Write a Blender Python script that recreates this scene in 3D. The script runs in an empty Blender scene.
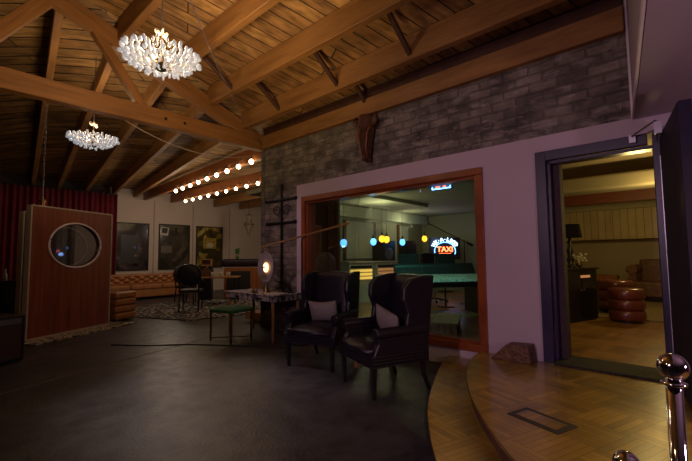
import bpy, bmesh, math, random
from mathutils import Vector, Matrix
R = math.radians
random.seed(7)
scene = bpy.context.scene
COL = scene.collection

# ------------------------------------------------------------------ camera
F_PX, YAW, PITCH, ROLL, CAM_H = 381.654, 0.8389, 0.0688, -0.0105, 1.3
cam_data = bpy.data.cameras.new('camera'); cam = bpy.data.objects.new('camera', cam_data); COL.objects.link(cam)
cam_data.sensor_width = 36.0; cam_data.lens = F_PX / 692 * 36.0; cam_data.clip_start = 0.02
cam.matrix_world = (Matrix.Translation((0, 0, CAM_H)) @ Matrix.Rotation(-YAW, 4, 'Z') @
                    Matrix.Rotation(math.pi/2 + PITCH, 4, 'X') @ Matrix.Rotation(ROLL, 4, 'Z'))
scene.camera = cam
# ------------------------------------------------------------------ world, exposure, lights
w = bpy.data.worlds.new('world'); scene.world = w; w.use_nodes = True
w.node_tree.nodes['Background'].inputs[0].default_value = (0.03, 0.025, 0.04, 1)
w.node_tree.nodes['Background'].inputs[1].default_value = 0.3
scene.view_settings.view_transform = 'Standard'; scene.view_settings.look = 'None'
scene.view_settings.gamma = 1.0; scene.view_settings.use_curve_mapping = False
scene.view_settings.exposure = 0.15

def light(name, kind, loc, energy, color, size=0.2, target=None, spot=None, sx=None):
    d = bpy.data.lights.new(name, kind); d.energy = energy; d.color = color
    if kind == 'AREA':
        d.size = size
        if sx: d.shape = 'RECTANGLE'; d.size_y = sx
    else: d.shadow_soft_size = size
    if kind == 'SPOT': d.spot_size = R(spot or 90); d.spot_blend = 0.8
    o = bpy.data.objects.new(name, d); o.location = loc; COL.objects.link(o)
    if target is not None:
        o.rotation_euler = (Vector(target) - Vector(loc)).to_track_quat('-Z', 'Y').to_euler()
    return o
WARM = (1.0, 0.67, 0.3); SOFTW = (1.0, 0.8, 0.62); PINK = (1.0, 0.62, 0.85); YEL = (1.0, 0.72, 0.25)
light('roof_uplight', 'SPOT', (1.6, 2.9, 1.7), 125, WARM, 0.08, (2.0, 4.6, 4.4), 120)
light('roof_wash', 'POINT', (-1.2, 2.6, 2.9), 15, WARM, 0.08)
light('wall_wash', 'SPOT', (-1.6, 1.2, 2.2), 170, PINK, 0.08, (4.3, 1.6, 1.0), 70)
light('entrance_fill', 'POINT', (1.6, -1.3, 1.2), 26, PINK, 0.1)  # added pink fill for the dark entrance ceiling, no fixture there
light('floor_patch_fill', 'SPOT', (1.9, 4.9, 3.2), 170, (1.0, 0.84, 0.82), 0.08, (1.95, 3.7, 0.0), 48)  # added spot, aimed to make the bright patch on the floor
light('pillar_fill', 'SPOT', (1.9, 4.4, 2.9), 42, (1.0, 0.62, 0.8), 0.08, (4.3, 5.5, 1.3), 55)  # added pink fill for the dark brick end, not a fitted lamp
light('lounge_lamp', 'POINT', (7.6, 9.6, 2.6), 34, SOFTW, 0.2)
light('lounge_lamp', 'POINT', (5.0, 11.6, 2.5), 28, SOFTW, 0.2)
light('control_lamp', 'POINT', (6.9, 5.2, 2.2), 17, (1.0, 0.92, 0.5), 0.3)
light('control_lamp', 'POINT', (9.6, 6.1, 2.2), 9, (1.0, 0.92, 0.55), 0.1)
light('console_fill', 'SPOT', (5.5, 2.95, 2.3), 60, (0.25, 1.0, 0.75), 0.06, (6.8, 3.9, 0.7), 60)  # added green fill that tints the console, no desk lamp exists
light('platform_fill', 'SPOT', (2.4, -1.6, 2.4), 58, (1.0, 0.68, 0.16), 0.06, (3.0, 0.5, 0.2), 75)  # added yellow fill to warm the parquet, no fixture above it
light('inner_lamp', 'POINT', (9.0, 0.3, 2.3), 34, YEL, 0.1)
light('inner_lamp', 'POINT', (5.7, 0.4, 1.9), 20, YEL, 0.1)

# ------------------------------------------------------------------ materials
def mat(name, col=(0.5, 0.5, 0.5), rough=0.5, metal=0.0, emit=None, estr=0.0, spec=0.5, coat=0.0, noise=0.0, nscale=8.0, bump=0.0, bscale=60.0, stretch=None, col2=None):
    m = bpy.data.materials.new(name); m.use_nodes = True
    nt = m.node_tree; b = nt.nodes['Principled BSDF']
    b.inputs['Base Color'].default_value = (*col, 1); b.inputs['Roughness'].default_value = rough
    b.inputs['Metallic'].default_value = metal; b.inputs['Specular IOR Level'].default_value = spec
    b.inputs['Coat Weight'].default_value = coat; b.inputs['Coat Roughness'].default_value = 0.12
    if emit: b.inputs['Emission Color'].default_value = (*emit, 1); b.inputs['Emission Strength'].default_value = estr
    tc = nt.nodes.new('ShaderNodeTexCoord'); mp = nt.nodes.new('ShaderNodeMapping')
    nt.links.new(tc.outputs['Object'], mp.inputs['Vector'])
    if stretch: mp.inputs['Scale'].default_value = stretch
    if noise > 0 or col2:
        n = nt.nodes.new('ShaderNodeTexNoise'); n.inputs['Scale'].default_value = nscale; n.inputs['Detail'].default_value = 5
        nt.links.new(mp.outputs[0], n.inputs['Vector'])
        cr = nt.nodes.new('ShaderNodeValToRGB')
        c2 = col2 or tuple(c*(1-noise) for c in col)
        cr.color_ramp.elements[0].position = 0.3; cr.color_ramp.elements[1].position = 0.7
        cr.color_ramp.elements[0].color = (*c2, 1); cr.color_ramp.elements[1].color = (*col, 1)
        nt.links.new(n.outputs['Fac'], cr.inputs[0]); nt.links.new(cr.outputs[0], b.inputs['Base Color'])
    if bump > 0:
        n2 = nt.nodes.new('ShaderNodeTexNoise'); n2.inputs['Scale'].default_value = bscale; n2.inputs['Detail'].default_value = 4
        nt.links.new(mp.outputs[0], n2.inputs['Vector'])
        bp = nt.nodes.new('ShaderNodeBump'); bp.inputs['Strength'].default_value = bump; bp.inputs['Distance'].default_value = 0.02
        nt.links.new(n2.outputs['Fac'], bp.inputs['Height']); nt.links.new(bp.outputs[0], b.inputs['Normal'])
    return m

def brickmat(name, c1, c2, mortar, bw, bh, msize, rot=(0, 0, 0), rough=0.7, bump=0.5, offset=0.5, nz=0.35, coat=0.0, warp=0.0, spec=0.5, streak=False, loc=(0, 0, 0), pale_patches=False):
    m = bpy.data.materials.new(name); m.use_nodes = True; nt = m.node_tree; b = nt.nodes['Principled BSDF']
    g = nt.nodes.new('ShaderNodeNewGeometry'); mp = nt.nodes.new('ShaderNodeMapping'); mp.vector_type = 'TEXTURE'
    mp.inputs['Rotation'].default_value = rot; mp.inputs['Location'].default_value = loc
    nt.links.new(g.outputs['Position'], mp.inputs['Vector'])
    vec = mp.outputs[0]
    if warp:
        n0 = nt.nodes.new('ShaderNodeTexNoise'); n0.inputs['Scale'].default_value = 5.0
        nt.links.new(vec, n0.inputs['Vector'])
        ma = nt.nodes.new('ShaderNodeVectorMath'); ma.operation = 'SCALE'; ma.inputs['Scale'].default_value = warp
        nt.links.new(n0.outputs['Color'], ma.inputs[0])
        mb = nt.nodes.new('ShaderNodeVectorMath'); mb.operation = 'ADD'
        nt.links.new(vec, mb.inputs[0]); nt.links.new(ma.outputs[0], mb.inputs[1]); vec = mb.outputs[0]
    t = nt.nodes.new('ShaderNodeTexBrick'); nt.links.new(vec, t.inputs['Vector'])
    t.inputs['Scale'].default_value = 1.0; t.inputs['Brick Width'].default_value = bw; t.inputs['Row Height'].default_value = bh
    t.inputs['Mortar Size'].default_value = msize; t.inputs['Mortar Smooth'].default_value = 0.3; t.offset = offset
    t.inputs['Color1'].default_value = (*c1, 1); t.inputs['Color2'].default_value = (*c2, 1); t.inputs['Mortar'].default_value = (*mortar, 1)
    n = nt.nodes.new('ShaderNodeTexNoise'); n.inputs['Scale'].default_value = 3.0; n.inputs['Detail'].default_value = 8
    if streak:
        ms = nt.nodes.new('ShaderNodeMapping'); ms.inputs['Scale'].default_value = (0.6, 5.0, 5.0)
        nt.links.new(mp.outputs[0], ms.inputs['Vector']); nt.links.new(ms.outputs[0], n.inputs['Vector'])
    else: nt.links.new(mp.outputs[0], n.inputs['Vector'])
    mr = nt.nodes.new('ShaderNodeMapRange'); mr.inputs['From Min'].default_value = 0.3; mr.inputs['From Max'].default_value = 0.7
    mr.inputs['To Min'].default_value = 1 - nz; mr.inputs['To Max'].default_value = 1 + nz
    nt.links.new(n.outputs['Fac'], mr.inputs[0])
    mx = nt.nodes.new('ShaderNodeVectorMath'); mx.operation = 'SCALE'
    nt.links.new(t.outputs['Color'], mx.inputs[0]); nt.links.new(mr.outputs[0], mx.inputs['Scale'])
    fin = mx.outputs[0]
    if pale_patches:      # pale patches mixed in by stretched noise
        nc = nt.nodes.new('ShaderNodeTexNoise'); nc.inputs['Scale'].default_value = 7; nc.inputs['Detail'].default_value = 10; nc.inputs['Roughness'].default_value = 0.7
        mc_ = nt.nodes.new('ShaderNodeMapping'); mc_.inputs['Scale'].default_value = (0.6, 1.6, 1); nt.links.new(mp.outputs[0], mc_.inputs['Vector']); nt.links.new(mc_.outputs[0], nc.inputs['Vector'])
        rc = nt.nodes.new('ShaderNodeMapRange'); rc.inputs['From Min'].default_value = 0.52; rc.inputs['From Max'].default_value = 0.68; rc.inputs['To Max'].default_value = 0.75
        nt.links.new(nc.outputs['Fac'], rc.inputs[0])
        mxc = nt.nodes.new('ShaderNodeMix'); mxc.data_type = 'RGBA'; nt.links.new(rc.outputs[0], mxc.inputs[0]); nt.links.new(fin, mxc.inputs[6]); mxc.inputs[7].default_value = (0.36, 0.31, 0.29, 1)
        fin = mxc.outputs[2]
    nt.links.new(fin, b.inputs['Base Color'])
    b.inputs['Roughness'].default_value = rough; b.inputs['Coat Weight'].default_value = coat; b.inputs['Coat Roughness'].default_value = 0.15
    b.inputs['Specular IOR Level'].default_value = spec
    if bump:
        ad = nt.nodes.new('ShaderNodeMath'); ad.operation = 'MULTIPLY_ADD'; ad.inputs[1].default_value = -1.0
        nt.links.new(t.outputs['Fac'], ad.inputs[0])
        n3 = nt.nodes.new('ShaderNodeTexNoise'); n3.inputs['Scale'].default_value = 14; n3.inputs['Detail'].default_value = 6
        nt.links.new(mp.outputs[0], n3.inputs['Vector']); nt.links.new(n3.outputs['Fac'], ad.inputs[2])
        bp = nt.nodes.new('ShaderNodeBump'); bp.inputs['Strength'].default_value = bump; bp.inputs['Distance'].default_value = 0.02
        nt.links.new(ad.outputs[0], bp.inputs['Height']); nt.links.new(bp.outputs[0], b.inputs['Normal'])
    return m

def glassmat(name, tint=(1, 1, 1), base=0.04, edge=0.45, rough=0.02):
    m = bpy.data.materials.new(name); m.use_nodes = True; nt = m.node_tree; nt.nodes.clear()
    out = nt.nodes.new('ShaderNodeOutputMaterial'); mx = nt.nodes.new('ShaderNodeMixShader')
    tr = nt.nodes.new('ShaderNodeBsdfTransparent'); tr.inputs[0].default_value = (*tint, 1)
    gl = nt.nodes.new('ShaderNodeBsdfGlossy'); gl.inputs['Roughness'].default_value = rough
    lw = nt.nodes.new('ShaderNodeLayerWeight'); lw.inputs[0].default_value = 0.35
    mr = nt.nodes.new('ShaderNodeMapRange'); mr.inputs['To Min'].default_value = base; mr.inputs['To Max'].default_value = edge
    nt.links.new(lw.outputs['Fresnel'], mr.inputs[0]); nt.links.new(mr.outputs[0], mx.inputs[0])
    nt.links.new(tr.outputs[0], mx.inputs[1]); nt.links.new(gl.outputs[0], mx.inputs[2]); nt.links.new(mx.outputs[0], out.inputs[0])
    return m

M = {}
M['beam'] = mat('beam_wood', (0.36, 0.175, 0.05), 0.6, col2=(0.22, 0.095, 0.025), nscale=3, stretch=(0.5, 3, 3), bump=0.3, bscale=14)
M['truss'] = mat('truss_wood', (0.34, 0.15, 0.042), 0.6, col2=(0.2, 0.085, 0.022), nscale=5, stretch=(0.35, 4, 4), bump=0.2, bscale=14)
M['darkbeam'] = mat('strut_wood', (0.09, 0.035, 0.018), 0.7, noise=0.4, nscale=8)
M['plank_near'] = brickmat('near_planks', (0.42, 0.23, 0.075), (0.22, 0.105, 0.035), (0.02, 0.009, 0.005), 2.9, 0.19, 0.009, (0, 0, R(-25)), 0.7, 0.5, 0.37, 0.45, streak=True)
M['plank_far'] = brickmat('far_planks', (0.38, 0.22, 0.075), (0.2, 0.105, 0.035), (0.015, 0.008, 0.004), 2.9, 0.19, 0.011, (0, 0, R(-52)), 0.7, 0.5, 0.37, 0.45, streak=True)
# brick wall lies in the YZ plane: texture x -> world y, texture y -> world z
M['brick'] = brickmat('grey_brick', (0.19, 0.155, 0.125), (0.1, 0.082, 0.068), (0.1, 0.085, 0.075), 0.27, 0.103, 0.011, (R(90), 0, R(90)), 0.75, 1.0, 0.5, 0.6, warp=0.035, pale_patches=True, loc=(0, 0, -0.04))
M['brick_end'] = brickmat('grey_brick_end', (0.19, 0.155, 0.125), (0.1, 0.082, 0.068), (0.1, 0.085, 0.075), 0.27, 0.103, 0.011, (R(90), 0, 0), 0.75, 1.0, 0.5, 0.6, warp=0.035, pale_patches=True, loc=(0, 0, -0.04))
M['drywall'] = mat('painted_drywall', (0.5, 0.4, 0.45), 0.8, noise=0.06, nscale=2)
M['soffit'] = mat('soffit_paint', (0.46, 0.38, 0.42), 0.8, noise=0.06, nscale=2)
M['white_wall'] = mat('lounge_wall_paint', (0.62, 0.52, 0.45), 0.85, noise=0.06, nscale=1.5)
M['dark_wall'] = mat('dark_wall_paint', (0.05, 0.04, 0.045), 0.85, noise=0.1)
M['trim_white'] = mat('white_bead', (0.75, 0.65, 0.7), 0.5, noise=0.05)
M['navy'] = mat('navy_door_paint', (0.022, 0.013, 0.055), 0.35, noise=0.2, nscale=20)
M['navy_dark'] = mat('dark_door_paint', (0.02, 0.014, 0.04), 0.6, spec=0.25, noise=0.2, nscale=20)
M['reveal'] = mat('carpeted_reveal', (0.09, 0.055, 0.06), 0.9, noise=0.6, nscale=120, bump=0.5, bscale=200)
M['frame_wood'] = mat('window_frame_wood', (0.3, 0.075, 0.02), 0.3, col2=(0.16, 0.035, 0.01), nscale=6, stretch=(6, 0.6, 0.6), coat=0.5)
M['panel_wood'] = mat('gobo_wood', (0.27, 0.07, 0.025), 0.35, col2=(0.15, 0.032, 0.012), nscale=3, stretch=(5, 5, 0.3), coat=0.3)
M['wood'] = mat('honey_wood', (0.38, 0.19, 0.06), 0.4, noise=0.4, nscale=6, stretch=(3, 3, 0.6))
M['orange_wood'] = mat('orange_wood', (0.34, 0.11, 0.03), 0.4, noise=0.4, nscale=6, stretch=(3, 3, 0.6))
M['glass'] = glassmat('window_glass', (0.93, 0.97, 0.93), 0.05, 0.5)
M['gobo_glass'] = glassmat('gobo_glass', (0.6, 0.6, 0.66), 0.12, 0.6)
M['pic_glass'] = None
M['leather'] = mat('black_leather', (0.012, 0.007, 0.017), 0.34, spec=0.4, noise=0.3, nscale=20, bump=0.12, bscale=150)
M['black_wood'] = mat('black_lacquer', (0.012, 0.009, 0.012), 0.3, noise=0.2)
M['pillow'] = mat('grey_linen', (0.22, 0.185, 0.19), 0.9, noise=0.15, nscale=40, bump=0.3, bscale=220)
M['tan'] = mat('tan_leather', (0.42, 0.17, 0.055), 0.4, noise=0.35, nscale=5, bump=0.1, bscale=90)
M['oxblood'] = mat('oxblood_leather', (0.16, 0.035, 0.028), 0.3, noise=0.3, nscale=6, coat=0.2)
M['velvet'] = mat('red_velvet', (0.17, 0.006, 0.02), 0.85, noise=0.3, nscale=5)
M['green'] = mat('green_velvet', (0.02, 0.13, 0.045), 0.8, noise=0.3, nscale=20)
M['iron'] = mat('black_iron', (0.02, 0.02, 0.022), 0.5, metal=0.5, noise=0.3)
M['brass'] = mat('aged_brass', (0.32, 0.2, 0.08), 0.35, metal=0.9, noise=0.3)
M['chrome'] = mat('chrome', (0.75, 0.72, 0.75), 0.06, metal=1.0, noise=0.03)
M['steel'] = mat('brushed_steel', (0.4, 0.38, 0.42), 0.35, metal=0.9, noise=0.1)
M['wire'] = mat('pale_cord', (0.45, 0.38, 0.3), 0.6, noise=0.1)
M['dark_wire'] = mat('dark_cord', (0.02, 0.015, 0.015), 0.6, noise=0.1)
M['black'] = mat('black_plastic', (0.015, 0.014, 0.017), 0.45, noise=0.1)
M['grey'] = mat('grey_plastic', (0.12, 0.12, 0.13), 0.5, noise=0.1)
M['carve'] = mat('carved_dark_wood', (0.17, 0.075, 0.035), 0.5, noise=0.6, nscale=14, bump=0.8, bscale=30)
M['cream'] = mat('cream_ceramic', (0.55, 0.5, 0.42), 0.5, noise=0.1)
M['leaf'] = mat('green_leaf', (0.04, 0.12, 0.03), 0.6, noise=0.3)
M['bulb'] = mat('warm_bulb', (1, 0.9, 0.7), 0.3, emit=(1.0, 0.72, 0.42), estr=14)
M['crystal'] = mat('crystal_leaf', (0.42, 0.46, 0.56), 0.15, emit=(0.9, 0.93, 1.0), estr=0.2, spec=0.8)
M['crystal_dim'] = mat('crystal_leaf_amber', (0.75, 0.66, 0.5), 0.2, emit=(1.0, 0.8, 0.5), estr=0.08, spec=0.8)
M['neon_blue'] = mat('blue_neon', (0.1, 0.3, 1), 0.3, emit=(0.12, 0.35, 1.0), estr=9)
M['neon_white'] = mat('pale_blue_neon', (0.5, 0.7, 1), 0.3, emit=(0.45, 0.65, 1.0), estr=6)
M['neon_red'] = mat('red_neon', (1, 0.1, 0.05), 0.3, emit=(1.0, 0.12, 0.04), estr=8)
M['lamp_blue'] = mat('blue_lamp_glass', (0.2, 0.5, 1), 0.3, emit=(0.1, 0.4, 1.0), estr=3)
M['lamp_blue_hot'] = mat('blue_lamp_core', (0.4, 0.7, 1), 0.3, emit=(0.35, 0.65, 1.0), estr=7)
M['lamp_amber'] = mat('amber_lamp_glass', (1, 0.5, 0.05), 0.3, emit=(1.0, 0.42, 0.02), estr=2.6)
M['gold'] = mat('gold_strip', (0.5, 0.3, 0.06), 0.4, emit=(1.0, 0.6, 0.12), estr=1.0)
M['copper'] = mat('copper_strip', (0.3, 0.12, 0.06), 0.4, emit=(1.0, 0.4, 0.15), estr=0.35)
M['ctl_wall'] = mat('control_room_wall', (0.3, 0.3, 0.22), 0.85, noise=0.1, nscale=1.5)
M['ctl_pale'] = mat('pale_panel', (0.5, 0.52, 0.42), 0.8, noise=0.1, nscale=1.5)
M['in_wall'] = mat('inner_room_wall', (0.4, 0.32, 0.2), 0.85, noise=0.1, nscale=1.5)
M['in_panel'] = brickmat('panelled_cupboards', (0.5, 0.38, 0.2), (0.45, 0.34, 0.18), (0.12, 0.08, 0.04), 3.0, 0.16, 0.006, (0, 0, R(0)), 0.6, 0.3, 0.0, 0.1)
M['red_beam'] = mat('red_brown_beam', (0.2, 0.05, 0.02), 0.5, noise=0.3, stretch=(3, 0.4, 3))
M['duct'] = mat('duct_paint', (0.36, 0.31, 0.2), 0.8, noise=0.05)

def parquet(name, c1, c2, scale, rot, coat=0.5, rough=0.3):
    """basket parquet: square tiles of strips whose direction alternates"""
    m = bpy.data.materials.new(name); m.use_nodes = True; nt = m.node_tree; b = nt.nodes['Principled BSDF']
    N = nt.nodes.new; L = nt.links.new
    g = N('ShaderNodeNewGeometry'); mp = N('ShaderNodeMapping'); mp.inputs['Rotation'].default_value = (0, 0, rot)
    L(g.outputs['Position'], mp.inputs['Vector'])
    ck = N('ShaderNodeTexChecker'); ck.inputs['Scale'].default_value = scale; L(mp.outputs[0], ck.inputs['Vector'])
    def strips(r):
        m2 = N('ShaderNodeMapping'); m2.inputs['Rotation'].default_value = (0, 0, r); L(mp.outputs[0], m2.inputs['Vector'])
        t = N('ShaderNodeTexBrick'); L(m2.outputs[0], t.inputs['Vector']); t.offset = 0.0
        t.inputs['Scale'].default_value = 1; t.inputs['Brick Width'].default_value = 1.0/scale; t.inputs['Row Height'].default_value = (1/7)/scale
        t.inputs['Mortar Size'].default_value = 0.0015; t.inputs['Color1'].default_value = (*c1, 1); t.inputs['Color2'].default_value = (*c2, 1)
        t.inputs['Mortar'].default_value = tuple(c*0.25 for c in c2) + (1,)
        return t
    a, c = strips(0), strips(math.pi/2)
    mx = N('ShaderNodeMix'); mx.data_type = 'RGBA'; L(ck.outputs['Fac'], mx.inputs[0]); L(a.outputs['Color'], mx.inputs[6]); L(c.outputs['Color'], mx.inputs[7])
    n = N('ShaderNodeTexNoise'); n.inputs['Scale'].default_value = 2.2; n.inputs['Detail'].default_value = 8; L(mp.outputs[0], n.inputs['Vector'])
    mr = N('ShaderNodeMapRange'); mr.inputs['From Min'].default_value = 0.3; mr.inputs['From Max'].default_value = 0.7
    mr.inputs['To Min'].default_value = 0.6; mr.inputs['To Max'].default_value = 1.35; L(n.outputs['Fac'], mr.inputs[0])
    sc = N('ShaderNodeVectorMath'); sc.operation = 'SCALE'; L(mx.outputs[2], sc.inputs[0]); L(mr.outputs[0], sc.inputs['Scale'])
    L(sc.outputs[0], b.inputs['Base Color']); b.inputs['Roughness'].default_value = rough
    b.inputs['Coat Weight'].default_value = coat; b.inputs['Coat Roughness'].default_value = 0.12
    n4 = N('ShaderNodeTexNoise'); n4.inputs['Scale'].default_value = 9; L(mp.outputs[0], n4.inputs['Vector'])
    bp = N('ShaderNodeBump'); bp.inputs['Strength'].default_value = 0.12; bp.inputs['Distance'].default_value = 0.01
    L(n4.outputs['Fac'], bp.inputs['Height']); L(bp.outputs[0], b.inputs['Normal'])
    return m
M['stage'] = parquet('stage_parquet', (0.36, 0.22, 0.03), (0.21, 0.125, 0.018), 3.1, R(20), 0.6, 0.3)
M['inner_parquet'] = parquet('inner_parquet', (0.34, 0.17, 0.04), (0.2, 0.09, 0.02), 3.2, R(8), 0.4, 0.35)

def floormat():
    m = bpy.data.materials.new('sealed_dark_concrete'); m.use_nodes = True; nt = m.node_tree; b = nt.nodes['Principled BSDF']
    N = nt.nodes.new; L = nt.links.new
    g = N('ShaderNodeNewGeometry')
    n = N('ShaderNodeTexNoise'); n.inputs['Scale'].default_value = 1.3; n.inputs['Detail'].default_value = 12; n.inputs['Roughness'].default_value = 0.72
    L(g.outputs['Position'], n.inputs['Vector'])
    cr = N('ShaderNodeValToRGB'); e = cr.color_ramp.elements
    e[0].position = 0.35; e[0].color = (0.011, 0.010, 0.015, 1); e[1].position = 0.66; e[1].color = (0.062, 0.056, 0.062, 1)
    L(n.outputs['Fac'], cr.inputs[0]); L(cr.outputs[0], b.inputs['Base Color'])
    n2 = N('ShaderNodeTexNoise'); n2.inputs['Scale'].default_value = 6; n2.inputs['Detail'].default_value = 8; L(g.outputs['Position'], n2.inputs['Vector'])
    mr = N('ShaderNodeMapRange'); mr.inputs['To Min'].default_value = 0.22; mr.inputs['To Max'].default_value = 0.6; L(n2.outputs['Fac'], mr.inputs[0])
    L(mr.outputs[0], b.inputs['Roughness'])
    bp = N('ShaderNodeBump'); bp.inputs['Strength'].default_value = 0.3; bp.inputs['Distance'].default_value = 0.01
    n3 = N('ShaderNodeTexNoise'); n3.inputs['Scale'].default_value = 38; n3.inputs['Detail'].default_value = 6; L(g.outputs['Position'], n3.inputs['Vector'])
    L(n3.outputs['Fac'], bp.inputs['Height']); L(bp.outputs[0], b.inputs['Normal'])
    return m
M['floor'] = floormat()

def patmat(name, ca, cb, scale, th=0.5, kind='noise', distort=3.0, stretch=(1, 1, 1)):
    m = bpy.data.materials.new(name); m.use_nodes = True; nt = m.node_tree; b = nt.nodes['Principled BSDF']
    N = nt.nodes.new; L = nt.links.new
    tc = N('ShaderNodeTexCoord'); mp = N('ShaderNodeMapping'); mp.inputs['Scale'].default_value = stretch; L(tc.outputs['Object'], mp.inputs['Vector'])
    if kind == 'voronoi':
        n = N('ShaderNodeTexVoronoi'); n.inputs['Scale'].default_value = scale; o = n.outputs['Distance']
    else:
        n = N('ShaderNodeTexNoise'); n.inputs['Scale'].default_value = scale; n.inputs['Distortion'].default_value = distort; o = n.outputs['Fac']
    L(mp.outputs[0], n.inputs['Vector'])
    cr = N('ShaderNodeValToRGB'); e = cr.color_ramp.elements; e[0].position = th-0.03; e[1].position = th+0.03
    e[0].color = (*ca, 1); e[1].color = (*cb, 1); L(o, cr.inputs[0]); L(cr.outputs[0], b.inputs['Base Color']); b.inputs['Roughness'].default_value = 0.9
    return m
M['rug_shag'] = patmat('mottled_rug', (0.42, 0.37, 0.32), (0.03, 0.025, 0.025), 9, 0.36, 'voronoi')
M['rug_zebra'] = patmat('branching_rug', (0.02, 0.016, 0.018), (0.4, 0.33, 0.24), 3.0, 0.5, distort=6)
M['rug_inner'] = patmat('brown_rug', (0.12, 0.08, 0.04), (0.2, 0.14, 0.07), 25, 0.5)
M['cloth'] = patmat('zebra_cloth', (0.36, 0.31, 0.31), (0.05, 0.04, 0.045), 7, 0.55, distort=1.5, stretch=(1, 1, 0.35))
M['grate'] = brickmat('threshold_metal', (0.06, 0.055, 0.04), (0.04, 0.035, 0.025), (0.02, 0.02, 0.015), 0.03, 0.015, 0.003, (0, 0, R(90)), 0.75, 0.3, spec=0.2)
def art(name, stops, scale, seed):
    """dark glazed poster print: blocks of muted colour"""
    m = bpy.data.materials.new(name); m.use_nodes = True; nt = m.node_tree; b = nt.nodes['Principled BSDF']
    N = nt.nodes.new; L = nt.links.new
    tc = N('ShaderNodeTexCoord'); mp = N('ShaderNodeMapping'); mp.inputs['Location'].default_value = (seed, seed*1.7, seed*.3); L(tc.outputs['Object'], mp.inputs['Vector'])
    v = N('ShaderNodeTexVoronoi'); v.distance = 'CHEBYCHEV'; v.inputs['Scale'].default_value = scale; L(mp.outputs[0], v.inputs['Vector'])
    n = N('ShaderNodeTexNoise'); n.inputs['Scale'].default_value = scale*0.8; n.inputs['Detail'].default_value = 6; L(mp.outputs[0], n.inputs['Vector'])
    sx = N('ShaderNodeSeparateColor'); L(v.outputs['Color'], sx.inputs[0])
    ad = N('ShaderNodeMath'); ad.operation = 'MULTIPLY'; L(sx.outputs[0], ad.inputs[0]); L(n.outputs['Fac'], ad.inputs[1])
    cr = N('ShaderNodeValToRGB'); els = cr.color_ramp.elements
    els[0].position = stops[0][0]; els[0].color = (*stops[0][1], 1); els[1].position = stops[1][0]; els[1].color = (*stops[1][1], 1)
    for p, c in stops[2:]:
        e = els.new(p); e.color = (*c, 1)
    L(ad.outputs[0], cr.inputs[0]); L(cr.outputs[0], b.inputs['Base Color']); b.inputs['Roughness'].default_value = 0.12; b.inputs['Coat Weight'].default_value = 0.6
    return m
M['art1'] = art('dark_print', [(0, (0.01, 0.01, 0.016)), (0.3, (0.02, 0.018, 0.025)), (0.45, (0.09, 0.06, 0.06)), (0.6, (0.16, 0.11, 0.13))], 3.0, 1.3)
M['art2'] = art('olive_print', [(0, (0.02, 0.02, 0.014)), (0.3, (0.05, 0.042, 0.028)), (0.5, (0.11, 0.09, 0.06))], 3.0, 4.1)
M['art3'] = art('yellow_print', [(0, (0.03, 0.026, 0.012)), (0.25, (0.07, 0.05, 0.015)), (0.42, (0.28, 0.2, 0.02)), (0.6, (0.6, 0.5, 0.2))], 4.0, 2.2)

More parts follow.
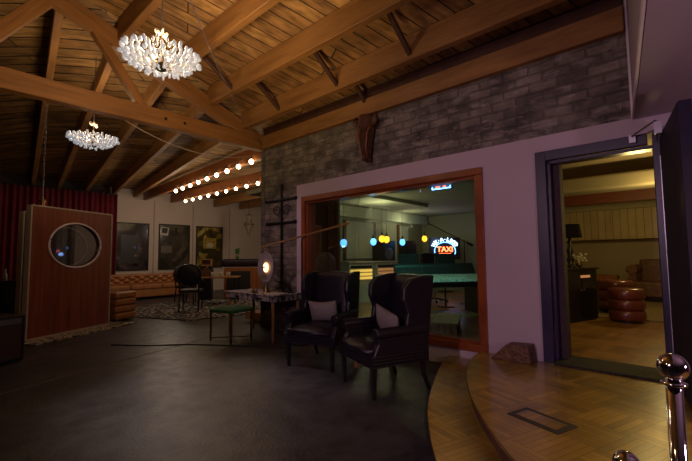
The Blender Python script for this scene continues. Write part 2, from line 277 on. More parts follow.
# ------------------------------------------------------------------ mesh helpers
class MB:
    def __init__(s): s.bm = bmesh.new()
    def _x(s, vs, rot, c):
        Mx = Matrix.Translation(c) @ (rot.to_4x4() if rot is not None else Matrix())
        bmesh.ops.transform(s.bm, matrix=Mx, verts=vs)
    def box(s, c, d, rz=0, rot=None):
        r = bmesh.ops.create_cube(s.bm, size=1); vs = r['verts']
        bmesh.ops.scale(s.bm, vec=d, verts=vs)
        s._x(vs, rot if rot is not None else Matrix.Rotation(rz, 3, 'Z'), c); return s
    def cyl(s, p0, p1, r0, r1=None, seg=12):
        p0, p1 = Vector(p0), Vector(p1); d = p1-p0
        r = bmesh.ops.create_cone(s.bm, cap_ends=True, segments=seg, radius1=r0, radius2=r0 if r1 is None else r1, depth=d.length)
        s._x(r['verts'], d.to_track_quat('Z', 'Y').to_matrix(), (p0+p1)/2); return s
    def sph(s, c, r, sc=(1, 1, 1), rot=None, u=12, v=8):
        q = bmesh.ops.create_uvsphere(s.bm, u_segments=u, v_segments=v, radius=r)
        bmesh.ops.scale(s.bm, vec=sc, verts=q['verts']); s._x(q['verts'], rot, c); return s
    def tube(s, pts, r, seg=8):
        pts = [Vector(p) for p in pts]; rings = []
        for i, p in enumerate(pts):
            t = (pts[min(i+1, len(pts)-1)] - pts[max(i-1, 0)]).normalized()
            up = Vector((0, 0, 1)) if abs(t.z) < 0.95 else Vector((1, 0, 0))
            a = t.cross(up).normalized(); b = t.cross(a)
            rr = r[i] if isinstance(r, (list, tuple)) else r
            rings.append([s.bm.verts.new(p + a*rr*math.cos(2*math.pi*k/seg) + b*rr*math.sin(2*math.pi*k/seg)) for k in range(seg)])
        for A, B in zip(rings, rings[1:]):
            for k in range(seg): s.bm.faces.new((A[k], A[(k+1) % seg], B[(k+1) % seg], B[k]))
        s.bm.faces.new(rings[0][::-1]); s.bm.faces.new(rings[-1]); return s
    def prism(s, pts, axis, a0, a1):
        """pts 2-D polygon; axis 'x': (y,z), 'y': (x,z), 'z': (x,y)"""
        f = {'x': lambda p, t: (t, p[0], p[1]), 'y': lambda p, t: (p[0], t, p[1]), 'z': lambda p, t: (p[0], p[1], t)}[axis]
        A = [s.bm.verts.new(f(p, a0)) for p in pts]; B = [s.bm.verts.new(f(p, a1)) for p in pts]; n = len(pts)
        s.bm.faces.new(A[::-1]); s.bm.faces.new(B)
        for k in range(n): s.bm.faces.new((A[k], A[(k+1) % n], B[(k+1) % n], B[k]))
        return s
    def lathe(s, prof, c=(0, 0, 0), seg=24, rot=None):
        rings = []; nv = []
        for r, z in prof:
            ring = [s.bm.verts.new((max(r, 1e-4)*math.cos(2*math.pi*k/seg), max(r, 1e-4)*math.sin(2*math.pi*k/seg), z)) for k in range(seg)]
            rings.append(ring); nv += ring
        for A, B in zip(rings, rings[1:]):
            for k in range(seg): s.bm.faces.new((A[k], A[(k+1) % seg], B[(k+1) % seg], B[k]))
        s.bm.faces.new(rings[0][::-1]); s.bm.faces.new(rings[-1]); s._x(nv, rot, c); return s
    def grid(s, fn, nu, nv):
        G = [[s.bm.verts.new(fn(i/nu, j/nv)) for j in range(nv+1)] for i in range(nu+1)]
        for i in range(nu):
            for j in range(nv): s.bm.faces.new((G[i][j], G[i+1][j], G[i+1][j+1], G[i][j+1]))
        return s
    def slab(s, fn, nu, nv, off):
        """closed shell: surface fn plus the same surface shifted by off"""
        o = Vector(off)
        G = [[s.bm.verts.new(fn(i/nu, j/nv)) for j in range(nv+1)] for i in range(nu+1)]
        H = [[s.bm.verts.new(Vector(fn(i/nu, j/nv)) + o) for j in range(nv+1)] for i in range(nu+1)]
        for i in range(nu):
            for j in range(nv):
                s.bm.faces.new((G[i][j], G[i+1][j], G[i+1][j+1], G[i][j+1])); s.bm.faces.new((H[i][j], H[i][j+1], H[i+1][j+1], H[i+1][j]))
        for i in range(nu):
            s.bm.faces.new((G[i][0], H[i][0], H[i+1][0], G[i+1][0])); s.bm.faces.new((G[i][nv], G[i+1][nv], H[i+1][nv], H[i][nv]))
        for j in range(nv):
            s.bm.faces.new((G[0][j], G[0][j+1], H[0][j+1], H[0][j])); s.bm.faces.new((G[nu][j], H[nu][j], H[nu][j+1], G[nu][j+1]))
        return s
    def build(s, name, m, parent=None, smooth=False, bevel=0, seg=2, loc=None, rz=0, rot=None):
        bmesh.ops.recalc_face_normals(s.bm, faces=s.bm.faces)
        me = bpy.data.meshes.new(name); s.bm.to_mesh(me); s.bm.free()
        me.materials.append(m)
        if smooth: me.shade_smooth()
        o = bpy.data.objects.new(name, me); COL.objects.link(o)
        if parent: o.parent = parent
        if loc is not None: o.location = loc
        if rot is not None: o.rotation_euler = rot
        elif rz: o.rotation_euler = (0, 0, rz)
        if bevel:
            md = o.modifiers.new('bevel', 'BEVEL'); md.width = bevel; md.segments = seg; md.limit_method = 'ANGLE'; md.angle_limit = R(40)
            if smooth is None or smooth: pass
        return o
def tag(o, label, cat, group=None):
    o['label'] = label; o['category'] = cat
    if group: o['group'] = group
    return o
def thing(name, label, cat, loc=(0, 0, 0), rz=0, group=None):
    o = bpy.data.objects.new(name, None); COL.objects.link(o); o.empty_display_size = 0.1
    o.location = loc; o.rotation_euler = (0, 0, rz)
    return tag(o, label, cat, group)
def struct(o): o['kind'] = 'structure'; return o
def copy_tree(o, parent=None, kids=None):
    c = o.copy(); COL.objects.link(c)
    if parent: c.parent = parent
    for ch in list(o.children): copy_tree(ch, c)
    return c
def face_rz(fx, fy): return math.atan2(fy, fx) - math.pi/2     # local +Y looks along (fx, fy)

# ------------------------------------------------------------------ the setting
D = 4.3       # face of the long right wall
TY = 6.02     # truss plane, end of the long right wall
FY = 14.5     # far wall
struct(MB().box((3.0, 5.0, -0.05), (19, 19.4, 0.1)).build('floor', M['floor']))
# long right wall: lower painted part with window and door openings
WZ0, WZ1, WY0, WY1 = 0.2, 2.32, 1.73, 4.86
DZ0, DZ1, DY0, DY1 = 0.22, 2.37, 0.13, 1.16
wl = MB(); T = 0.22; cx = D + T/2
def seg(y0, y1, z0, z1): wl.box((cx, (y0+y1)/2, (z0+z1)/2), (T, y1-y0, z1-z0))
PY1 = 5.0
seg(WY1, PY1, 0, 2.54); seg(WY0, WY1, WZ1, 2.54); seg(WY0, WY1, 0, WZ0)
seg(DY1, WY0, 0, 2.54); seg(DY0, DY1, DZ1, 2.54); seg(DY0, DY1, 0, DZ0-0.01); seg(-4, DY0, 0, 2.54)
struct(wl.build('wall_right', M['drywall']))
bw = MB(); bw.box((cx+0.015, (0.2+TY)/2, (2.54+4.0)/2), (T+0.0, TY-0.2, 1.46)); bw.box((cx+0.015, (PY1+TY)/2, 1.27), (T, TY-PY1, 2.54))
struct(bw.build('wall_brick', M['brick']))
struct(MB().box((cx+0.33, TY-0.03, 1.75), (0.87, 0.1, 3.5)).box((5.3, 6.45, 1.75), (0.1, 0.95, 3.5)).build('wall_brick_end', M['brick_end']))
# lounge shell
struct(MB().box((8.55, FY+0.1, 1.8), (8.7, 0.2, 3.9)).build('wall_far', M['white_wall']))
struct(MB().box((-1.1, FY+0.05, 2.2), (10.6, 0.1, 4.6)).build('wall_far_dark', M['dark_wall']))
struct(MB().box((12.6, 10.6, 1.9), (0.2, 8.0, 3.9)).build('wall_lounge', M['white_wall']))
struct(MB().box((8.95, 6.95, 1.85), (7.2, 0.1, 3.7)).build('wall_divider', M['white_wall']))
struct(MB().box((-6.4, 5.2, 2.2), (0.2, 18.8, 4.4)).build('wall_left', M['dark_wall']))
struct(MB().box((-1.0, -4.1, 2.8), (11, 0.2, 5.6)).build('wall_rear', M['dark_wall']))
for x in (5.65, 7.12, 8.72):
    struct(MB().box((x, FY-0.005, 1.7), (0.035, 0.02, 3.4)).build('trim_1', mat('seam_trim', (0.4, 0.33, 0.29), 0.7, noise=0.1)))
# roof
RIDGE = -1.0
xs = [RIDGE, 1.1, 1.8, 2.52, 3.2, 3.86, 4.5]
xf = [RIDGE-0.2, 2.14, 2.76, 3.48, 4.28, 4.97, 5.7]
def zt(x): return 5.12 + 0.31 - 0.381*x if x < 4.5 else 5.43 - 0.381*4.5
def near_roof(u, v):
    x = RIDGE + (4.62-RIDGE)*u; return (x, -4.1 + (TY+4.1)*v, 5.43-0.381*x)
struct(MB().slab(near_roof, 2, 2, (0, 0, 0.08)).build('ceiling', M['plank_near']))
def near_roof_l(u, v):
    x = -6.5 + (RIDGE+6.5)*u; return (x, -4.1 + (FY+4.2)*v, 5.43-0.381*(2*RIDGE-x))
struct(MB().slab(near_roof_l, 2, 2, (0, 0, 0.08)).build('ceiling_left', M['plank_near']))
def far_roof(u, v):
    k = u*6; i = min(int(k), 5); f = k-i
    a = xs[i]*(1-f)+xs[i+1]*f; b = xf[i]*(1-f)+xf[i+1]*f
    return (a*(1-v)+b*v, TY+(FY-TY)*v, (5.43-0.381*a)*(1-v)+3.77*v)
struct(MB().slab(far_roof, 24, 24, (0, 0, 0.08)).build('ceiling_far', M['plank_far']))
z0 = 5.43-0.381*4.5
def flat_roof(u, v):
    a = 4.5 + 8.4*u; b = 5.7+7.4*u; return (a*(1-v)+b*v, TY+(FY-TY)*v, z0*(1-v)+3.77*v)
struct(MB().slab(flat_roof, 2, 2, (0, 0, 0.08)).build('ceiling_lounge', M['plank_far']))
# lowered ceiling over the entrance: vertical face plus underside
bx = (-2.0, 0.31-0.111/0.994*6.3)
s = MB(); dirv = Vector((-0.994, -0.111)); p0 = Vector((4.3, 0.31))
q1 = p0 + dirv*5.33; q2 = p0 + dirv*9.5
A = [(p0.x, p0.y, 3.75), (q1.x, q1.y, 5.7), (q2.x, q2.y, 4.3), (q2.x, q2.y, 2.53), (p0.x, p0.y, 2.53)]
vs = [s.bm.verts.new(p) for p in A]; vs2 = [s.bm.verts.new((p[0]+0.01, p[1]-0.12, p[2])) for p in A]
s.bm.faces.new(vs); s.bm.faces.new(vs2[::-1])
for k in range(5): s.bm.faces.new((vs[k], vs[(k+1) % 5], vs2[(k+1) % 5], vs2[k]))
struct(s.build('wall_bulkhead', M['soffit']))
struct(MB().prism([(p0.x, p0.y), (q2.x, q2.y), (q2.x, -4.0), (p0.x, -4.0)], 'z', 2.522, 2.6).build('ceiling_entrance', M['soffit']))
s = MB()
for z in (2.535, ):
    a, b = p0 + Vector((0, 0.012)), q2 + Vector((0, 0.012))
    s.tube([(a.x, a.y, z), (b.x, b.y, z)], 0.012, 6)
s.tube([(4.285, 0.322, 2.54), (4.285, 0.322, 3.7)], 0.012, 6)
struct(s.build('trim_2', M['trim_white']))

# window_1 -------------------------------------------------------
def ring(y0, y1, z0, z1, w, x0, x1):
    m = MB(); xc, xd = (x0+x1)/2, x1-x0
    m.box((xc, (y0+y1)/2, z1-w/2), (xd, y1-y0, w)); m.box((xc, (y0+y1)/2, z0+w/2), (xd, y1-y0, w))
    m.box((xc, y0+w/2, (z0+z1)/2), (xd, w, z1-z0-2*w)); m.box((xc, y1-w/2, (z0+z1)/2), (xd, w, z1-z0-2*w)); return m
win = struct(bpy.data.objects.new('window_1', None)); COL.objects.link(win)
ring(WY0, WY1, WZ0, WZ1, 0.085, D-0.03, D+0.13).build('window_frame', M['frame_wood'], win, bevel=0.008)
ring(WY0+.085, WY1-.085, WZ0+.085, WZ1-.085, 0.03, D+0.02, D+0.2).build('window_stop', M['frame_wood'], win)
g = WY1-0.085
cuts = [WY0+0.1, 2.62, 3.7, WY1-0.1]
for a, b in zip(cuts, cuts[1:]):
    MB().box((D+0.1, (a+b)/2, (WZ0+WZ1)/2), (0.008, b-a-0.004, WZ1-WZ0-0.2)).build('pane', M['glass'], win)
# door_1 ---------------------------------------------------------
dr = struct(bpy.data.objects.new('door_1', None)); COL.objects.link(dr)
m = MB()
m.box((D+0.0, DY1-0.05, (DZ0+DZ1)/2), (0.06, 0.1, DZ1-DZ0)); m.box((D+0.0, (DY0+DY1)/2, DZ1-0.05), (0.06, DY1-DY0-.2, 0.1)); m.box((D+0.0, DY0+0.01, (DZ0+DZ1)/2), (0.06, 0.11, DZ1-DZ0))
m.box((D+0.1, DY1-0.115, (DZ0+DZ1)/2-.03), (0.14, 0.03, DZ1-DZ0-.06)); m.box((D+0.1, (DY0+DY1)/2, DZ1-0.115), (0.14, DY1-DY0-.06, 0.03)); m.box((D+0.1, DY0+0.05, (DZ0+DZ1)/2-.03), (0.14, 0.04, DZ1-DZ0-.06))
m.build('door_frame', M['navy'], dr, bevel=0.004)
MB().box((D+0.2, DY1-0.145, (DZ0+DZ1)/2-0.06), (0.14, 0.09, DZ1-DZ0-0.12)).build('reveal_lining', M['reveal'], dr)
# open leaf swinging towards the camera
hx, hy = D-0.05, 0.075
leaf = Vector((3.32-hx, -0.062-hy)); L_ = leaf.length; az = math.atan2(leaf.y, leaf.x)
lf = thing('door_leaf', 'dark navy soundproof door standing open beside the raised platform', 'door', (hx, hy, DZ0+0.01), az)
MB().box((L_/2, -0.035, 1.04), (L_, 0.07, 2.08)).build('slab', M['navy_dark'], lf, bevel=0.004)
js = MB().box((D-0.038, 0.125, 1.2), (0.016, 0.05, 1.9)).build('jamb_strip', M['steel'], dr)
for z in (0.5, 1.17, 1.82):
    MB().box((0.012, 0.006, z-DZ0), (0.07, 0.012, 0.1)).cyl((0.0, 0.012, z-DZ0-0.06), (0.0, 0.012, z-DZ0+0.06), 0.012).build('hinge', M['copper'], lf)
h = MB().cyl((L_-0.08, 0, 0.92), (L_-0.08, 0.05, 0.92), 0.012).sph((L_-0.08, 0.07, 0.92), 0.032).build('handle', M['chrome'], lf, smooth=True)
tag(h, 'round chrome door knob', 'x'); del h['category']
cl = thing('door_closer', 'metal door closer arm reaching from the frame to the open navy door', 'door closer')
MB().box((D-0.05, 0.33, 2.33), (0.05, 0.05, 0.07)).build('bracket', M['steel'], cl)
MB().cyl((D-0.09, 0.33, 2.35), (4.02, 0.155, 2.4), 0.008).build('arm', M['steel'], cl)
MB().cyl((4.02, 0.155, 2.4), (4.13, 0.16, 2.25), 0.012).box((4.0, 0.14, 2.33), (0.05, 0.05, 0.1)).build('housing', M['steel'], cl)
th = tag(MB().box((D+0.1, (DY0+DY1)/2-0.02, DZ0+0.012), (0.42, DY1-DY0-0.18, 0.024)).build('threshold_plate', M['grate'], bevel=0.006), 'patterned dark metal threshold plate across the open doorway', 'threshold')

# ------------------------------------------------------------------ roof timbers
def beam(name, p0, p1, w, h, m, parent=None):
    """box beam whose underside runs p0 -> p1"""
    p0, p1 = Vector(p0), Vector(p1); d = p1-p0
    o = MB().box((d.length/2, 0, h/2), (d.length, w, h)).build(name, m, parent, bevel=0.008, seg=1)
    x = d.normalized(); y = Vector((0, 0, 1)).cross(x).normalized(); z = x.cross(y)
    o.matrix_local = Matrix.Translation(p0) @ Matrix((x, y, z)).transposed().to_4x4()
    return o
tr = thing('roof_truss', 'timber roof truss with a long horizontal tie crossing behind the large chandelier', 'truss', (0, TY, 0))
beam('tie_beam', (-6.3, 0, 3.34), (4.45, 0, 3.34), 0.16, 0.26, M['truss'], tr)
beam('top_chord', (RIDGE, 0, 5.12-0.381*RIDGE-.12), (4.42, 0, 5.12-0.381*4.42-.12), 0.15, 0.24, M['truss'], tr)
beam('top_chord', (RIDGE, 0, 5.12-0.381*RIDGE-.12), (-6.3, 0, 3.35), 0.15, 0.24, M['truss'], tr)
beam('web', (2.12, 0, 3.5), (1.3, 0, 4.65), 0.12, 0.12, M['truss'], tr)
beam('web', (0.28, 0, 3.58), (1.06, 0, 4.68), 0.14, 0.16, M['truss'], tr)
beam('web', (0.2, 0, 3.58), (-0.8, 0, 5.0), 0.14, 0.16, M['truss'], tr)
for x in (2.45, 2.75): MB().sph((x, -0.085, 3.47), 0.022).build('bolt', M['iron'], tr)
ords = ['outermost at upper left', 'passing above the large chandelier', 'third from the brick wall', 'second from the brick wall', 'nearest the brick wall but not touching it']
for i, x in enumerate((1.1, 1.8, 2.52, 3.2, 3.86)):
    z = 5.12-0.381*x
    tag(beam('roof_beam', (x, -3.9, z), (x, TY-0.05, z), 0.1, 0.31, M['beam']), 'near side roof timber overhead, ' + ords[i], 'beam', 'near side roof beams')
tag(beam('ledger_beam', (D-0.02, 0.34, 3.36), (D-0.02, TY-0.1, 3.36), 0.09, 0.24, M['beam']), 'long timber resting along the top of the grey brick wall', 'beam')
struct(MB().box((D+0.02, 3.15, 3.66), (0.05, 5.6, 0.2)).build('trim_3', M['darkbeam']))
fl = ['far side rafter leftmost, above the red curtain', 'far side rafter above the gap between red curtain and small chandelier', 'far side rafter right behind the small chandelier',
      'far side rafter running down above the first poster', 'far side rafter ending above the middle poster']
for i in range(1, 6):
    z = 5.12-0.381*xs[i]
    tag(beam('rafter', (xs[i], TY+0.05, z), (xf[i], FY-0.05, 3.47), 0.1, 0.29, M['beam']), fl[i-1], 'beam', 'far side rafters')
for x0, x1, l in ((4.55, 5.3, 'lounge rafter lit by the nearer string of bulbs'), (6.0, 6.25, 'lounge rafter carrying the second string of bulbs'), (7.3, 8.0, 'lounge rafter above the hanging crystal lantern'), (8.7, 9.2, 'lounge rafter furthest right behind the brick corner')):
    tag(beam('rafter', (x0, TY+0.1, 3.3), (x1, FY-0.05, 3.4), 0.1, 0.3, M['orange_wood'] if x0 < 7 else M['beam']), l, 'beam', 'lounge rafters')
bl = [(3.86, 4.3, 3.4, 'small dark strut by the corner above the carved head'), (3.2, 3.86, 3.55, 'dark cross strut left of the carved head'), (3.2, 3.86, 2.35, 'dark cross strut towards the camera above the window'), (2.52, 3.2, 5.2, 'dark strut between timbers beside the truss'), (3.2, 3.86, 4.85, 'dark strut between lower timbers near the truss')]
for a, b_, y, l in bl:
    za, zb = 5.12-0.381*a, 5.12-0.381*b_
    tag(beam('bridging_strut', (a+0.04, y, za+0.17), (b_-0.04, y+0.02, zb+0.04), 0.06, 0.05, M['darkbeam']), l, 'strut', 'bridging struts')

# ------------------------------------------------------------------ stage, two tiers of parquet
def smooth_arc(ps, n=8):
    out = []
    P = [ps[0]] + ps + [ps[-1]]
    for i in range(1, len(P)-2):
        a, b, c, d = [Vector(p) for p in P[i-1:i+3]]
        for k in range(n):
            t = k/n
            out.append(tuple(0.5*((2*b)+(-a+c)*t+(2*a-5*b+4*c-d)*t*t+(-a+3*b-3*c+d)*t**3)))
    out.append(tuple(ps[-1])); return out
low = smooth_arc([(4.29, 2.2), (3.95, 2.12), (3.5, 1.95), (2.9, 1.69), (2.52, 1.48), (2.06, 1.16), (1.55, 0.7), (1.2, 0.15), (1.0, -0.6), (1.05, -1.5), (1.3, -2.4)])
up = smooth_arc([(4.27, 1.81), (3.95, 1.77), (3.67, 1.69), (3.3, 1.54), (2.83, 1.28), (2.45, 1.01), (2.14, 0.74), (1.83, 0.35), (1.62, -0.1), (1.5, -0.8), (1.55, -1.5), (1.8, -2.4)])
lt = thing('lower_platform', 'lower curved parquet step of the platform before the doorway', 'platform')
MB().prism(low + [(4.29, -2.4)], 'z', 0.095, 0.11).build('deck', M['stage'], lt)
MB().prism([(x+0.03, y-0.015) for x, y in low] + [(4.29, -2.38)], 'z', 0.0, 0.095).build('riser', M['black_wood'], lt)
ut = thing('upper_platform', 'upper curved parquet platform leading to the open door', 'platform', (0, 0, 0.11))
MB().prism(up + [(4.29, -2.4)], 'z', 0.09, 0.11).build('deck', M['stage'], ut)
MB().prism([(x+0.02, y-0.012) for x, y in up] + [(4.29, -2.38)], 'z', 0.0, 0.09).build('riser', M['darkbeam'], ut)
MB().tube([(x, y, 0.104) for x, y in up], 0.007, 6).build('edge_strip', M['brass'], ut)
hp = thing('floor_vent', 'rectangular black rimmed floor hatch set into the upper parquet platform', 'floor hatch', (2.762, 0.783, 0.22), math.atan2(0.61-0.93, 2.8-2.91))
MB().box((0, 0, 0.002), (0.36, 0.205, 0.004)).build('rim', M['black'], hp)
MB().box((0, 0, 0.004), (0.28, 0.125, 0.005)).build('lid', M['stage'], hp)
wd = tag(MB().prism([(1.22, 0.0), (1.62, 0.0), (1.46, 0.16), (1.24, 0.17)], 'x', 4.06, 4.26).build('wooden_wedge', M['carve'], bevel=0.006, loc=(0, 0, 0.22)), 'small brown wedge shaped wooden box on the platform against the pink wall', 'box')

# ------------------------------------------------------------------ brass rail posts close to the camera
def post(name, x, y, top, r, label):
    t = thing(name, label, 'post', (x, y, 0.11), 0, 'chrome posts')
    MB().lathe([(0.05, 0), (0.05, 0.01), (0.035, 0.02), (0.02, 0.03)]).build('base', M['chrome'], t, smooth=True)
    MB().cyl((0, 0, 0.02), (0, 0, top-0.11-r*0.9), r*0.52, seg=24).build('pole', M['chrome'], t, smooth=True)
    MB().lathe([(r*0.5, -0.012), (r*.8, -0.01), (r*.8, -0.004), (r*.5, 0)], (0, 0, top-0.11-r)).build('collar', M['chrome'], t, smooth=True)
    MB().sph((0, 0, top-0.11), r, u=32, v=20).build('ball_finial', M['chrome'], t, smooth=True)
post('guard_post', 1.345, 0.05, 1.0, 0.035, 'tall chrome post with a round ball top standing before the doorway')
post('guard_post', 1.275, 0.155, 0.745, 0.032, 'short chrome post whose ball top just shows at the bottom edge')

# ------------------------------------------------------------------ furniture
def wingback(label, loc, rz):
    t = thing('wingback_chair', label, 'armchair', loc, rz, 'black wingback chairs')
    L, W_ = M['leather'], M['black_wood']
    for sx in (-1, 1):
        MB().cyl((sx*0.3, 0.27, 0), (sx*0.31, 0.28, 0.3), 0.02, 0.035, 4).build('leg', W_, t)
        MB().tube([(sx*0.29, -0.36, 0), (sx*0.29, -0.3, 0.16), (sx*0.29, -0.28, 0.3)], [0.018, 0.026, 0.034], 6).build('leg', W_, t)
    m = MB().box((0, -0.01, 0.345), (0.69, 0.64, 0.11))
    for z in (0.295, 0.325, 0.355, 0.385):
        m.box((0, 0.315, z), (0.69, 0.014, 0.014)); m.box((0.348, 0, z), (0.014, 0.62, 0.014)); m.box((-0.348, 0, z), (0.014, 0.62, 0.014))
    m.build('seat_rail', L, t, bevel=0.005)
    MB().grid(lambda u, v: ((u-.5)*.57, -0.27+v*.6, 0.44+0.06*(1-abs(2*u-1)**5)*(1-abs(2*v-1)**5)), 16, 16).box((0, 0.03, 0.42), (0.57, 0.6, 0.05)).build('seat_cushion', L, t, smooth=True)
    def bk(u, v):
        x = (u-.5)*.58; z = .42+v*.69 - 0.05*abs(2*u-1)**3*v
        return (x, -0.24-0.09*v+0.035*(1-abs(2*u-1)**4)*(1-abs(2*v-1)**6), z)
    MB().slab(bk, 14, 16, (0, -0.1, 0)).build('backrest', L, t, smooth=True, bevel=0.012)
    for sx in (-1, 1):
        wing = [(-0.34, 0.5), (-0.2, 0.5), (-0.07, 0.64), (-0.09, 0.75), (-0.04, 0.88), (-0.05, 1.0), (-0.12, 1.08), (-0.3, 1.11), (-0.42, 1.11)]
        MB().prism(wing, 'x', sx*0.285, sx*0.345).build('wing', L, t, bevel=0.018, seg=3)
        arm = [(-0.33, 0.3), (0.3, 0.3), (0.29, 0.4), (0.24, 0.5), (0.27, 0.58), (0.24, 0.62), (-0.33, 0.64)]
        MB().prism(arm, 'x', sx*0.285, sx*0.35).cyl((sx*0.325, -0.3, 0.6), (sx*0.33, 0.27, 0.59), 0.048, 0.05, 16).build('armrest', L, t, bevel=0.012, seg=3)
    return t
wingback('black leather wingback armchair nearer the desk, left of the pair', (3.36, 3.44, 0), face_rz(-0.97, -0.25))
wingback('black leather wingback armchair nearer the platform, right of the pair', (3.17, 2.38, 0), face_rz(-0.93, 0.37))
def pillow(label, loc, rot, sx=0.42, sz=0.27):
    m = MB()
    def f(sgn):
        def g(u, v):
            a, b = 2*u-1, 2*v-1
            k = (1-abs(a)**2.4)**.6*(1-abs(b)**2.4)**.6
            pin = 1-0.10*(1-abs(a))*abs(b)**2 - 0.0
            return (a*sx/2*(1-0.06*(1-b*b)*abs(a)), sgn*0.075*k, b*sz/2*pin*(1+0.10*abs(a)**3))
        return g
    m.grid(f(1), 18, 14); m.grid(f(-1), 18, 14)
    bmesh.ops.remove_doubles(m.bm, verts=m.bm.verts, dist=0.0008)
    o = m.build('throw_pillow', M['pillow'], smooth=True, loc=loc, rot=rot); return tag(o, label, 'pillow', 'throw pillows')
rz1, rz2 = face_rz(-0.97, -0.25), face_rz(-0.93, 0.37)
def chair_pt(c, rz, p): return Matrix.Translation(c) @ Matrix.Rotation(rz, 4, 'Z') @ Vector(p)
pillow('grey linen pillow on the wingback chair nearer the desk', chair_pt((3.36, 3.44, 0), rz1, (0.02, -0.085, 0.615)), (R(-16), R(3), rz1))
pillow('grey linen pillow slumped on the wingback chair nearer the platform', chair_pt((3.17, 2.38, 0), rz2, (0.0, -0.085, 0.625)), (R(-16), R(-12), rz2))
# side table between the chairs
st = thing('side_table', 'small light wood side table between the two wingback chairs', 'side table', (3.62, 2.83, 0), R(-10))
MB().box((0, 0, 0.47), (0.36, 0.34, 0.03)).build('tabletop', M['wood'], st, bevel=0.004)
for a in (-1, 1):
    for b in (-1, 1): MB().box((a*0.15, b*0.14, 0.2275), (0.04, 0.04, 0.455)).build('leg', M['wood'], st)
# console desk
dk = thing('console_desk', 'wooden desk with zebra patterned top and drawer fronts below the iron wall cross', 'desk', (3.93, 5.46, 0), R(0))
MB().box((0, 0, 0.655), (0.58, 1.36, 0.09)).build('apron', M['cloth'], dk, bevel=0.006)
MB().box((0, 0, 0.711), (0.62, 1.42, 0.022)).build('tabletop', M['cloth'], dk, bevel=0.005)
for a in (-1, 1):
    for b in (-1, 1): MB().cyl((a*0.25, b*0.62, 0), (a*0.25, b*0.62, 0.61), 0.022, 0.034, 4).build('leg', M['wood'], dk)
for y in (-0.34, 0.3):
    d_ = MB().box((-0.295, y, 0.655), (0.012, 0.5, 0.075)).build('drawer', M['cloth'], dk, bevel=0.004)
    MB().box((-0.308, y, 0.655), (0.02, 0.13, 0.018)).build('handle', M['iron'], d_)
# green stool
gs = thing('stool', 'green velvet topped stool on a thin brass frame before the desk', 'stool', (3.36, 5.5, 0), R(10))
MB().grid(lambda u, v: ((u-.5)*.46, (v-.5)*.5, 0.5+0.035*(1-abs(2*u-1)**4)*(1-abs(2*v-1)**4)), 12, 12).box((0, 0, 0.475), (0.46, 0.5, 0.05)).build('seat', M['green'], gs, smooth=True, bevel=0.01)
for a in (-1, 1):
    for b in (-1, 1): MB().box((a*0.21, b*0.23, 0.225), (0.022, 0.022, 0.45)).build('leg', M['brass'], gs)
MB().box((0, 0, 0.05), (0.42, 0.018, 0.018), rz=R(48)).box((0, 0, 0.05), (0.6, 0.018, 0.018), rz=R(-48)).build('stretcher', M['brass'], gs)
# disc lamp
DT = 0.722
lp = thing('disc_lamp', 'round disc table lamp glowing warm on the zebra desk', 'lamp', (3.74, 5.1, DT), face_rz(-0.98, 0.12))
MB().lathe([(0.07, 0), (0.07, 0.015), (0.025, 0.03), (0.02, 0.14), (0.012, 0.2)]).build('base', M['brass'], lp, smooth=True)
rt = Matrix.Rotation(R(-90), 3, 'X')
MB().lathe([(0.02, -0.05), (0.17, -0.035), (0.24, 0.0), (0.25, 0.02), (0.235, 0.02), (0.15, 0.0), (0.02, -0.01)], (0, 0, 0.42), 32, rt).build('reflector', mat('pale_reflector', (0.3, 0.26, 0.28), .5, noise=.2), lp, smooth=True)
MB().lathe([(0.02, 0.0), (0.075, 0.004), (0.075, 0.014), (0.02, 0.016)], (0, 0, 0.42), 24, rt).build('glow_disc', mat('soft_glow', (1, .8, .5), .4, emit=(1.0, .55, .22), estr=3.5), lp)
MB().box((0, 0.1, 0.42), (0.17, 0.006, 0.16)).cyl((0, 0.02, 0.42), (0, 0.1, 0.42), 0.01).build('square_baffle', mat('lilac_baffle', (0.3, 0.26, 0.34), .6, noise=.1), lp)
for x, y, h, l in ((3.72, 5.42, 0.1, 'small brass figurine furthest left on the zebra desk'), (3.7, 5.3, 0.07, 'little dark trinket bowl beside the brass figurine'), (3.86, 5.26, 0.16, 'tall narrow bottle behind the disc lamp')):
    tag(MB().lathe([(h*.3, 0), (h*.36, h*.25), (h*.15, h*.55), (h*.22, h*.8), (h*.08, h)], seg=14).build('figurine', M['brass'] if h > .08 else M['carve'], smooth=True, loc=(x, y, DT)), l, 'ornament', 'desk ornaments')
tg = thing('wire_sculpture', 'tangle of black twisted iron branches at the right end of the desk', 'sculpture', (4.02, 4.92, DT))
for k in range(7):
    a = k*0.9; pts = [(0.06*math.cos(a), 0.06*math.sin(a), 0.01)]
    for j in range(1, 8):
        q = pts[-1]; pts.append((q[0]+random.uniform(-.05, .05)+0.015*math.cos(a), max(-.12, min(.12, q[1]+random.uniform(-.05, .05)+0.02*math.sin(a))), q[2]+random.uniform(0.0, .055)))
    MB().tube(pts, 0.007, 6).build('branch', M['iron'], tg, smooth=True)
MB().box((0, 0, 0.006), (0.2, 0.2, 0.012)).build('base', M['iron'], tg)
tag(MB().box((0, 0, 0.012), (0.2, 0.3, 0.016)).box((0, 0, .004), (.205, .305, .008)).build('magazine', M['cream'], loc=(3.76, 4.86, DT), rz=R(12)), 'pale open booklet on the right front corner of the zebra desk', 'booklet')
